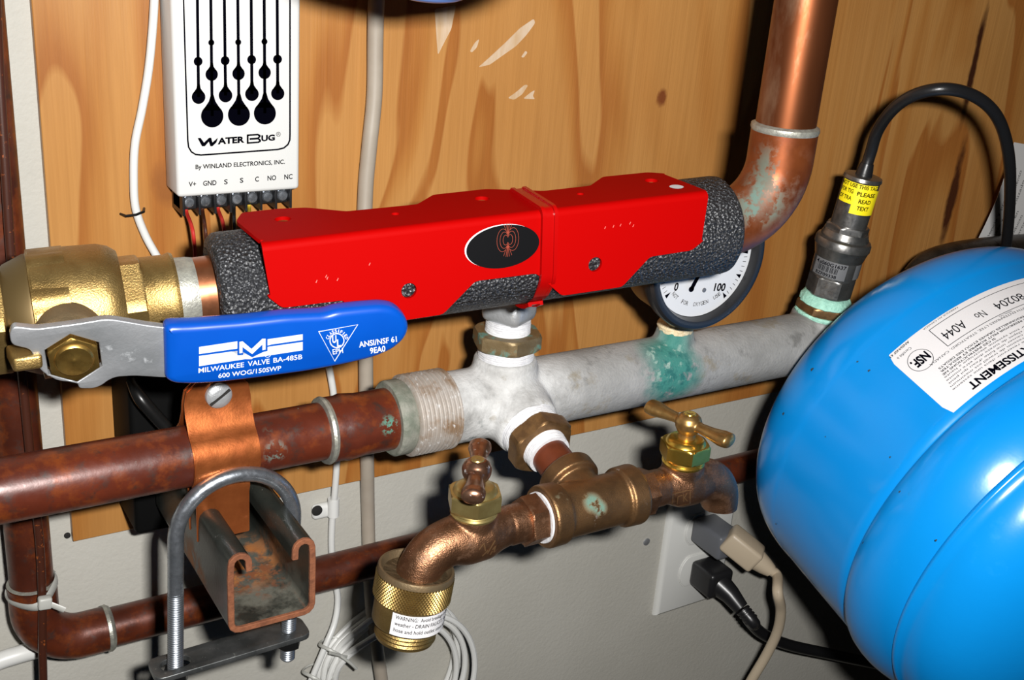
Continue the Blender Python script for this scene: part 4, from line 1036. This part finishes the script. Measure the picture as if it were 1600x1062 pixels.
for k in range(26):
    a0 = -.95 + k * .036
    if (k * 7) % 5 != 2: wrap(bm, ac + sg * a0, ac + sg * (a0 + (.022 if k % 3 else .012)), .0325, .0362, .01545, 1)
obj('label_text', bm, m_ink, sl_, smooth=0)
# cable
tpS = sbase + sa * (top_s + .003)
cp = [tpS, tpS + sa * .012] + [P(x, y, Y) for x, y, Y in ((1372, 203, .135), (1397, 169, .150), (1432, 147, .165), (1477, 139, .178), (1520, 149, .182), (1552, 174, .182), (1570, 212, .178), (1578, 265, .170), (1577, 330, .155), (1572, 390, .140), (1568, 450, .120), (1560, 520, .10))]
tag(obj('sensor_cable', SW(catmull(cp, 10), .0036, seg=20), m_rub), 'black cable arching from the top of the steel sensor down behind the tank', 'cable')

# ------------------------------------------------------------------ tank
TK = .88; TA = Vector((.5792, -.2674, -.3137)); az, el = -.08595539, -.23314672  # fitted tank scaled down about the camera: factor, then the moved centre
ta = Vector((math.sin(az) * math.cos(el), -math.cos(az) * math.cos(el), math.sin(el))); TR = .14
def tr(s):
    if s < -.078: q = (-.078 - s) / .075; return TR * max(0, 1 - min(q, 1) ** 2.8) ** .55 + .0002
    return TR
prof = [(-.153, 0)]
for k in range(1, 25): q = math.sin(R(90) * (1 - k / 25)); s = -.078 - .075 * q; prof.append((s, tr(s)))
prof += [(-.0785, TR + .0001), (-.0775, TR - .0001), (-.0760, TR - .0001), (-.0750, TR - .0002), (-.060, TR), (-.03, TR), (-.008, TR), (-.0012, TR), (-.0004, TR - .0008), (.0004, TR - .0008), (.0012, TR + .0004), (.0035, TR + .0022), (.008, TR + .0036), (.014, TR + .0042), (.020, TR + .0040), (.026, TR + .0030), (.032, TR + .0014), (.0375, TR - .0006), (.0415, TR - .0024), (.0435, TR - .0034), (.0445, TR - .0024), (.0462, TR - .0016), (.0480, TR - .0024), (.0492, TR - .0042)]
for k in range(1, 22):
    q = R(90) * k / 21; prof.append((.0492 + .060 * math.sin(q) ** 1.0 , (TR - .0045) * math.cos(q) ** .72 if k < 21 else 0))
t = thing('pressure_tank', 'large glossy bright blue pressure tank lying on its side at right', 'pressure tank', tuple(TA))
obj('tank_shell', LA([(a * TK, b * TK) for a, b in prof], TA, ta, seg=160), m_tank, t, smooth=50)
aT, uT, vT = frame(ta)
def ang_t(px, py, rr=TR * TK):
    d = ray(px, py).normalized(); o = CAM - TA; dp = d - aT * d.dot(aT); op = o - aT * o.dot(aT)
    A = dp.dot(dp); B = 2 * dp.dot(op); Cc = op.dot(op) - rr * rr; D_ = B * B - 4 * A * Cc
    if D_ < 0: return None
    k = (-B - math.sqrt(D_)) / (2 * A); h = CAM + d * k - TA
    return math.atan2(h.dot(vT), h.dot(uT)), h.dot(aT) / TK
def TS(a, s, e=.0003):
    r = (tr(s) + e) * TK
    return TA + aT * s * TK + uT * r * math.cos(a) + vT * r * math.sin(a)

AL, AR = .872, -.55                                                     # label spans these angles, back edge to front edge
def sback(a): return -.0622 + .0125 * max(0, (.87 - a)) ** 1.0 * 1.3 if a > .1 else -.0622 + .0125 * .77 * 1.3
def lf(a): return -.0042
NA, NS = 60, 8
bm = bmesh.new(); rows = []
for j in range(NS + 1):
    row = []
    for i in range(NA + 1):
        a = AL + (AR - AL) * i / NA; s_b = -.0622; s_f = -.0042
        k = j / NS; aa = a
        if i == 0 and j in (0, NS): aa = a - .014
        row.append(bm.verts.new(TS(aa, s_b + (s_f - s_b) * k)))
    rows.append(row)
for a, b in zip(rows, rows[1:]):
    for k in range(NA): bm.faces.new((a[k], a[k + 1], b[k + 1], b[k]))
lb = obj('warning_label', bm, m_paper, t, smooth=60, label='white paper warning label printed upside down')
bm = bmesh.new()
def tt(s, a0, a1, s0, h, b=0.0): text(bm, s, lambda u, v: TS(a0 + (a1 - a0) * u, s0 + v * h, .0006), b)
tt('AVERTISSEMENT', .325, .735, -.0125, .0052, .03)
for i, (ln, b) in enumerate((('L\'installation de ce reservoir dans une systeme', 0), ('dont la pression de travail est maximum', 0), ('peut causer une fuite d\'eau qui peut', 0), ('Un clapet de surete doit etre monte', 0), ('sur tout systeme electrique a haute', 0), ('SI CES INSTRUCTIONS NE', .02), ('SONT SUIVIES LE RESERVOIR PEUT ROMPRE ET RESULTER', .02), ('EN BLESSURES PERSONNELLES GRAVES ET/OU DES DEGATS', .02))):
    e1 = .79 - .004 * i; tt(ln, e1 - .0125 * len(ln), e1, -.0160 - .0024 * i, .0014, b)
tt('FABRIQUE PAR A.O. SMITH ENTERPRISES LTEE, STRATFORD, CANADA', .03, .775, -.0385, .0016)
tt('FABRIQUE AU CANADA', .49, .675, -.0612, .0012)
tt('SERIAL NO.', .33, .40, -.0400, .0010)
tt('ANSI/NSF 61', .755, .862, -.0610, .0016, .02); tt('Certifi\u00e9 \u00e0', .77, .845, -.0568, .0019)
tt('A044', .528, .640, -.0512, .0068); tt('No', .425, .472, -.0500, .0056); tt('80204', .215, .368, -.0505, .0062)
tt('NSF.', .742, .825, -.0480, .0062, .04)
F3 = lambda a, s: TS(a, s, .0006)
def ln2(p, q, w): 
    m = 20; strip(bm, [(p[0] + (q[0] - p[0]) * i / m, p[1] + (q[1] - p[1]) * i / m) for i in range(m + 1)], w, F3)
for p, q in (((.662, -.0578), (-.5, -.0578)), ((.662, -.0408), (-.5, -.0408))):
    m = 30; A_2 = [bm.verts.new(TS(p[0] + (q[0] - p[0]) * i / m, p[1] - .0002, .0006)) for i in range(m + 1)]; B_2 = [bm.verts.new(TS(p[0] + (q[0] - p[0]) * i / m, p[1] + .0002, .0006)) for i in range(m + 1)]
    for i in range(m): bm.faces.new((A_2[i], A_2[i + 1], B_2[i + 1], B_2[i]))
poly(bm, [(.662, -.0580), (.659, -.0580), (.659, -.0406), (.662, -.0406)], F3)
c_a, c_s = .784, -.0450; V1 = []; V2 = []
for k in range(40):
    q = 2 * math.pi * k / 40; V1.append(bm.verts.new(TS(c_a + .0555 * math.cos(q), c_s + .0078 * math.sin(q), .0006))); V2.append(bm.verts.new(TS(c_a + .053 * math.cos(q), c_s + .00745 * math.sin(q), .0006)))
for k in range(40): bm.faces.new((V1[k], V1[(k + 1) % 40], V2[(k + 1) % 40], V2[k]))
obj('label_text', bm, m_ink, lb, smooth=0)
# chips in the tank paint
m_chip = mat('dark_chips', (.02, .035, .05), .6)
for x, y, r_ in ((1222, 646, .0011), (1267, 576, .0013), (1340, 565, .0007), (1358, 579, .0009), (1290, 682, .0005), (1391, 714, .0007), (1411, 769, .0009), (1353, 845, .0010), (1213, 818, .0008), (1468, 844, .0007)):
    g_ = ang_t(x, y)
    if not g_: continue
    bm = bmesh.new()
    poly(bm, [(g_[0] + r_ * (1 + .4 * math.sin(k * 2.3)) * math.cos(k * .785) / TR, g_[1] + r_ * (1 + .4 * math.cos(k * 1.7)) * math.sin(k * .785)) for k in range(8)], lambda a, s_: TS(a, s_, .0003 + (.0030 if s_ > .004 else 0)))
    obj('paint_chip', bm, m_chip, t, smooth=0)

# ------------------------------------------------------------------ dark hose and sheet behind the tank
hpth = catmull([P(1428, 436, .085), P(1452, 416, .088), P(1490, 405, .088), P(1540, 398, .085), P(1600, 392, .08), P(1700, 385, .08), P(1850, 380, .08)], 10)
tag(obj('flexible_hose', SW(hpth, [.010, .0125, .0135, .0135, .0135], seg=32), m_conduit), 'dark braided hose running behind the top of the blue tank', 'hose')
t = thing('instruction_sheet', 'curled printed paper sheet tucked behind the black cable at the right edge', 'paper', tuple(P(1580, 300, .05)))
c0, c1, c2, c3 = P(1519, 392, .060), P(1584, 222, .050), P(1760, 250, .045), P(1700, 400, .055)
bm = bmesh.new(); gr2 = []
nu, nv = 16, 8
def SH(u, v, e=0): 
    p = (c0 * (1 - u) + c3 * u) * (1 - v) + (c1 * (1 - u) + c2 * u) * v
    return p + Vector((0, -.010 * math.sin(u * 3.0) - .004 * math.sin(v * 3) - e, 0))
gr2 = [[bm.verts.new(SH(i / nu, j / nv)) for i in range(nu + 1)] for j in range(nv + 1)]
for a, b in zip(gr2, gr2[1:]):
    for k in range(nu): bm.faces.new((a[k], a[k + 1], b[k + 1], b[k]))
r_ = bmesh.ops.extrude_face_region(bm, geom=bm.faces[:]); bmesh.ops.translate(bm, vec=Vector((0, .0003, 0)), verts=[v for v in r_['geom'] if isinstance(v, bmesh.types.BMVert)])
obj('sheet', bm, m_sheet, t, smooth=60)
bm = bmesh.new(); rr_ = random.Random(3)
for i, ln in enumerate(('eficiencia y proporcionar', 'limpieza y mantenimiento', 'Producto garantizado y reali', 'instalado en', 'de producto', 'para proporcionar servicio', 'n\u00fameros 2001/120 V', 'modelo 1175 para propor', 'Gu\u00eda de Rf. Es')):
    u0 = .035 + i * .036
    text(bm, ln, lambda u, v: SH(u0 + .018 - v * .016, .05 + u * (.030 * len(ln)), .0005), .005)
obj('sheet_text', bm, mat('grey_print', (.10, .10, .10), .6), t, smooth=0)

# ------------------------------------------------------------------ water alarm box
WYf = .0395
o_ = P(370, 200, WYf)
wx0, wx1 = P(272, 200, WYf).x, P(469, 200, WYf).x; wz0 = (P(290, 308, WYf).z + P(460, 297, WYf).z) / 2
wx0 = P(277, 290, WYf).x
t = thing('water_alarm', 'white water alarm control box printed with black drops, mounted on the plywood', 'alarm box', ((wx0 + wx1) / 2, -WYf, wz0))
obj('housing', slab(wx0, wx1, wz0, wz0 + .155, -WYf, -PLY, .0022), m_abs, t)
WF = lambda x, y: PP(x, y, Vector((0, -WYf - .00015, 0)), YA)
cs = .3125
def wf(x, y): return WF(x * cs, y * cs)
bm = bmesh.new()
cols = [(987, 993, [(307, 22)], (485, 34)), (1054, 1060, [(213, 15), (372, 31)], (580, 56)), (1122, 1128, [(303, 22)], (477, 34)), (1189, 1194, [(211, 15), (368, 31)], (573, 55)),
        (1256, 1260, [(298, 22)], (470, 34)), (1321, 1324, [(208, 15), (363, 31)], (566, 55)), (1386, 1389, [(296, 22)], (467, 33))]
for x0_, x1_, sm, (by, brd) in cols:
    xf = lambda y: x0_ + (x1_ - x0_) * y / 500
    strip(bm, [(xf(y), y) for y in (-420, -200, 0, 200, by)], 15, wf)
    for (cy, rr) in sm: poly(bm, circ2(xf(cy), cy, rr, rr * 1.05, 28), wf)
    poly(bm, circ2(xf(by), by, brd, brd * 1.02, 36), wf)
    for (cy, rr) in [(by, brd)] + [q for q in sm if q[1] > 25]:
        X = xf(cy); poly(bm, [(X - rr * .86, cy - rr * .5), (X - rr * .55, cy - rr * .92), (X - rr * .30, cy - rr * 1.3), (X - 7, cy - rr * 1.9), (X + 7, cy - rr * 1.9), (X + rr * .30, cy - rr * 1.3), (X + rr * .55, cy - rr * .92), (X + rr * .86, cy - rr * .5)], wf)
fr_ = [(912, -420), (918, 0), (928, 350), (939, 700)]
cL = [(939, 700), (943, 735), (957, 759), (978, 772), (1005, 775)]; cRr = [(1390, 747), (1420, 739), (1440, 722), (1449, 700), (1450, 672)]
strip(bm, fr_ + cL[1:] + [(1200, 761)] + cRr + [(1450, 350), (1450, 0), (1449, -420)], 8, wf)
WO = Vector((0, -WYf, 0))
def wt2(s, bl, brr, tl, b=0): tq(bm, s, tuple(q * cs for q in bl), tuple(q * cs for q in brr), tuple(q * cs for q in tl), WO, YA, b, .00018)
wt2('ATER', (1088, 720), (1222, 711), (1088, 690), .045); wt2('UG', (1306, 705), (1374, 700), (1306, 677), .045)
poly(bm, [(988, 690), (1003, 689), (1020, 713), (1046, 688), (1056, 688), (1062, 712), (1090, 688), (1082, 712), (1062, 731), (1052, 731), (1044, 708), (1024, 731), (1010, 731)], wf)
for lp in ([(1234, 672), (1290, 668), (1303, 675), (1303, 685), (1295, 691), (1305, 699), (1305, 708), (1293, 715), (1234, 719), (1234, 711), (1290, 707), (1296, 703), (1290, 697), (1248, 699), (1248, 690), (1288, 687), (1294, 682), (1288, 677), (1234, 680)], [(1234, 672), (1243, 672), (1243, 719), (1234, 719)]): poly(bm, lp, wf)
strip(bm, [(1392 + 10 * math.cos(R(a)), 671 + 11 * math.sin(R(a))) for a in range(0, 360, 20)], 2.5, wf, True); wt2('R', (1387, 677), (1397, 676), (1387, 665), .0)
wt2('By WINLAND ELECTRONICS, INC.', (977, 845), (1424, 818), (977, 823), .020)
for s_, a, b in (('V+', (943, 933), (980, 930)), ('GND', (1015, 928), (1082, 924)), ('S', (1120, 921), (1138, 919)), ('S', (1199, 913), (1216, 912)), ('C', (1275, 907), (1294, 906)), ('NO', (1337, 902), (1380, 899)), ('NC', (1421, 896), (1462, 893))):
    wt2(s_, a, b, (a[0], a[1] - 24), .020)
obj('front_print', bm, m_ink, t, smooth=0)
# terminal block
tx0, tx1 = P(282, 320, .034).x, P(452, 305, .034).x; tz1 = wz0 + .0006; tz0 = tz1 - .0088
tbk = bmesh.new(); box(tbk, Vector(((tx0 + tx1) / 2, -(.036 + PLY) / 2 , (tz0 + tz1) / 2)), tx1 - tx0, .012, tz1 - tz0, .0004)
pitch = (tx1 - tx0) / 7
for k in range(8): box(tbk, Vector((tx0 + .0006 + k * (tx1 - tx0 - .0012) / 7, -.0285, (tz0 + tz1) / 2 - .0008)), .0012, .019, tz1 - tz0 + .0026, .0002)
tbo = obj('terminal_block', tbk, m_bpl, t, label='black screw terminal block')
for k in range(7):
    sx = tx0 + pitch * (k + .5); so = Vector((sx, -.0335, tz0 + .0042))
    sc_ = obj('terminal_screw', LA([(0, .0030), (.0014, .0030), (.0021, .0024), (.0024, 0)], so, -YA, seg=24), m_chrome, tbo)
    obj('clamp_washer', BX(so + Vector((0, .0004, .0012)), pitch * .50, .0008, .0048, .0002), m_chrome, tbo)
cols_w = [(0, m_redw, 'red wire in the first terminal', (302, 366)), (1, m_brownw, 'dark brown wire in the second terminal', (321, 362)), (2, m_redw, 'red wire in the third terminal', (350, 358)), (3, m_rub, 'black wire in the fourth terminal', (366, 356)), (4, mat('yellow_wire', (.50, .33, .03), .4), 'yellow wire in the fifth terminal', (390, 350))]
for k, mt, lb_, (ex_, ey_) in cols_w:
    sx = tx0 + pitch * (k + .5)
    a = Vector((sx, -.030, tz0 + .0005)); b = P(ex_, ey_, .045); 
    tag(obj('signal_wire', SW(catmull([a + ZA * .002, a - ZA * .003, b, b + Vector((.004, .01, -.03))], 8), .0010, seg=10), mt, None), lb_ + ' of the white alarm box', 'wire', 'wires under the terminal block')

# ------------------------------------------------------------------ cables on the wall
lc_ = [P(x, y, Y) for x, y, Y in ((242, -60, .022), (241, 0, .022), (238, 50, .022), (232, 110, .022), (222, 170, .022), (211, 225, .022), (209, 280, .022), (212, 325, .022), (226, 365, .022), (245, 400, .023), (275, 450, .025), (330, 500, .03), (430, 520, .03), (500, 550, .026), (519, 600, .024), (525, 680, .022), (526, 725, .022), (523, 770, .020), (520, 800, .018), (518, 850, .017), (522, 900, .017), (528, 935, .018), (523, 972, .022), (508, 1010, .027), (485, 1065, .029))]
t = thing('white_cable', 'thin white cable at left of the white alarm box, ending in a tied coil below', 'cable', tuple(lc_[5]))
obj('cable_run', SW(catmull(lc_, 8), .0021, seg=12), m_wcab, t)
cc_ = P(626, 1066, .030); rc = random.Random(11)
loops = []
for k in range(7):
    rx_ = .0520 + rc.uniform(-.008, .006); rz_ = .0585 + rc.uniform(-.006, .006); ph = rc.uniform(-.15, .15); y0 = .0155 + k * .0042; ox, oz = rc.uniform(-.004, .004), rc.uniform(-.004, .005)
    for j in range(24):
        a = R(180 - 15 * j) + ph * math.sin(R(15 * j))
        pin = max(0, math.cos(a - R(170))) ** 6           # strands gathered at the tie on the left
        loops.append(Vector((cc_.x + (ox + rx_ * math.cos(a)) * (1 - pin) + pin * (-.0515 + (k - 3) * .0016), -(y0 * (1 - pin) + pin * (.0195 + (k % 3) * .0042)), cc_.z + oz + rz_ * math.sin(a))))
obj('cable_coil', SW(catmull(loops, 3), .0021, seg=10), m_wcab, t)
for q, (px_, py_) in enumerate(((522, 1010), (496, 1052))):
    c_ = P(px_, py_, .026)
    tie = [c_ + Vector((math.cos(a) * .0095, math.sin(a) * .010, math.cos(a) * -.004 + .002 * math.sin(a * 2))) for a in [2 * math.pi * k / 24 for k in range(25)]]
    obj('twist_tie', join(SW(tie, .0011, seg=8, flat=(1, .6)), SW([c_ - YA * .0102, c_ + Vector((.006, -.013, -.006)), c_ + Vector((.011, -.012, -.013))], .0010, seg=8), SW([c_ - YA * .0102, c_ + Vector((-.008, -.012, .006))], .0010, seg=8)), m_tie, t, label='white plastic twist tie')
# clip
cpn = P(521, 792, .0180); t = thing('cable_clip', 'small white nail-on clip with dark nail holding the white cable on the drywall', 'cable clip', tuple(cpn))
obj('clip_body', SW([cpn + ZA * .0062, cpn - ZA * .0062], .0037, seg=20), m_wcab, t)
lug = BX(P(503, 797, .0145), .0135, .006, .0100, .0025); obj('lug', lug, m_wcab, t)
obj('nail', LA([(0, .0034), (.0010, .0034), (.0016, .002), (.0016, 0)], P(495, 797, .0175), -YA, seg=24), m_hole, t)
# staple on the left cable
stp = P(210, 333, .022); tag(obj('cable_staple', SW([stp + Vector((-.006, .004, -.001)), stp + Vector((-.0045, -.0012, -.0008)), stp + Vector((0, -.0030, 0)), stp + Vector((.0045, -.0012, .0008)), stp + Vector((.006, .004, .001))], .0007, seg=8), m_bmet), 'small dark wire staple pinning the thin white cable left of the alarm box', 'staple')
# beige cable
bc_ = [P(x, y, Y) for x, y, Y in ((592, -90, .030), (588, 0, .027), (586.5, 60, .025), (585, 150, .024), (577, 230, .024), (571, 300, .024), (569, 400, .026), (571, 520, .026), (572, 600, .026), (573, 680, .026), (574, 740, .022), (575, 800, .018), (577, 880, .020), (581, 950, .024), (589, 1010, .026), (598, 1075, .026), (604, 1130, .026), (606, 1260, .026), (600, 1450, .026))]
tag(obj('beige_cable', SW(catmull(bc_, 8), .0044, seg=24), m_bcab), 'thick beige cable running straight down the board at centre left', 'cable')

# ------------------------------------------------------------------ outlet with plugs
op = P(1025, 965, .0055 + WAL); ow, oh = .070, .1143
t = thing('wall_outlet', 'white duplex outlet plate on the drywall left of the blue tank', 'outlet', (op.x + ow / 2, -.003 - WAL, op.z + oh / 2))
pl_ = [(0, 0), (ow, 0), (ow, oh), (0, oh)]
bm = bmesh.new()
V = [[bm.verts.new((op.x + x, -y - WAL, op.z + z)) for x, z in ((e, e), (ow - e, e), (ow - e, oh - e), (e, oh - e))] for e, y in ((0, 0), (0, .0018), (.0012, .0042), (.0035, .0055))]
for a, b in zip(V, V[1:]):
    for k in range(4): bm.faces.new((a[k], a[(k + 1) % 4], b[(k + 1) % 4], b[k]))
bm.faces.new(V[-1]); bm.faces.new(V[0]); obj('cover_plate', bm, m_plate, t)
rcs = []
for dz in (-.0195, .0195):
    c_ = Vector((op.x + ow / 2, -.0055 - WAL, op.z + oh / 2 + dz)); rcs.append(c_)
    lp = [(max(-.0172, min(.0172, .0172 * math.cos(R(a)))), max(-.0138, min(.0138, .0172 * math.sin(R(a))))) for a in range(0, 360, 10)]
    bm = plate([[(x * 1.05, y * 1.05) for x, y in lp], lp], c_ , XA, ZA, .0008, .0001); rc_ = obj('receptacle', join(bm, plate([lp], c_ + YA * .0006, XA, ZA, .0022, .0003)), m_plate, t)
# black plug, lower receptacle
bd = Vector((.22, -.90, -.38)).normalized(); b0 = rcs[0] - YA * .002
t = thing('black_power_plug', 'black power plug in the lower outlet socket with its black cord', 'power plug', tuple(b0))
q0 = b0 + Vector((.006, -.012, -.002))
bm = bmesh.new(); box(bm, b0 + Vector((.0035, -.0135, 0)), .024, .027, .023, .004)
sweep(bm, [b0 + Vector((.004, -.020, -.001)), b0 + Vector((.008, -.033, -.006)), b0 + Vector((.011, -.044, -.013))], [.0105, .0080, .0062], seg=24)
obj('plug_body', bm, m_bpl, t)
bm = bmesh.new()
pe = b0 + Vector((.0115, -.045, -.0135)); pd = Vector((.35, -.72, -.60)).normalized()
for k in range(4): lathe(bm, [(k * .003, .0058), (k * .003 + .0005, .0060), (k * .003 + .0018, .0060), (k * .003 + .002, .0052), ((k + 1) * .003, .0052)], pe, pd, seg=24)
obj('strain_relief', bm, m_rub, t)
kc = catmull([pe, pe + pd * .014] + [P(x, y, Y) for x, y, Y in ((1170, 968, .060), (1192, 990, .054), (1232, 1007, .048), (1290, 1020, .045), (1360, 1035, .04), (1460, 1056, .04), (1620, 1110, .04), (1800, 1230, .04))], 8)
obj('cord', SW(kc, .0050, seg=20), m_rub, t)
# grey adapter and beige plug, upper receptacle
g0 = rcs[1] - YA * .002
t = thing('grey_plug_adapter', 'grey plug adapter in the upper outlet socket behind the beige plug', 'plug adapter', tuple(g0))
obj('adapter_body', BX(g0 + Vector((-.003, -.018, .003)), .023, .034, .021, .003), m_grey, t)
e0 = g0 + Vector((-.004, -.034, .011))
t = thing('beige_power_plug', 'beige power plug pushed into the grey adapter, with its beige cord', 'power plug', tuple(e0))
px_ = (Vector((.92, -.35, -.10)).normalized()); 
bm = bmesh.new(); u1 = Vector((.55, -.66, -.50)).normalized(); u2 = u1.cross(ZA).normalized(); u3 = u2.cross(u1)
box(bm, e0 + u1 * .012, .030, .020, .019, .003, (u1, u2, u3)); sweep(bm, [e0 + u1 * .025, e0 + u1 * .034, e0 + u1 * .040], [.0088, .0070, .0052], seg=20, up=u3)
obj('plug_body', bm, m_bcord, t)
be = e0 + u1 * .040
bcp = catmull([be - u1 * .002, be + u1 * .006] + [P(x, y, Y) for x, y, Y in ((1215, 925, .100), (1220, 952, .097), (1215, 985, .092), (1198, 1022, .086), (1172, 1066, .080), (1140, 1125, .072), (1095, 1230, .060), (1060, 1400, .05))], 8)
obj('cord', SW(bcp, .0040, seg=20), m_bcord, t)

# ------------------------------------------------------------------ blue filter bowl above the frame
fc = P(672, 4, .235); t = thing('filter_bowl', 'rounded blue bottom of a filter bowl just peeking in at the top edge', 'filter bowl', tuple(fc))
pr = [(0, 0)] + [(.0035 * (1 - math.cos(R(a))), .013 * math.sin(R(a))) for a in range(15, 76, 15)] + [(.0032, .016)]
pr += [(.0035 + .022 * (1 - math.cos(R(a))), .016 + .032 * math.sin(R(a))) for a in range(10, 91, 10)] + [(.09, .050), (.20, .052)]
obj('bowl', LA(pr, fc, ZA, seg=72), m_sump, t)
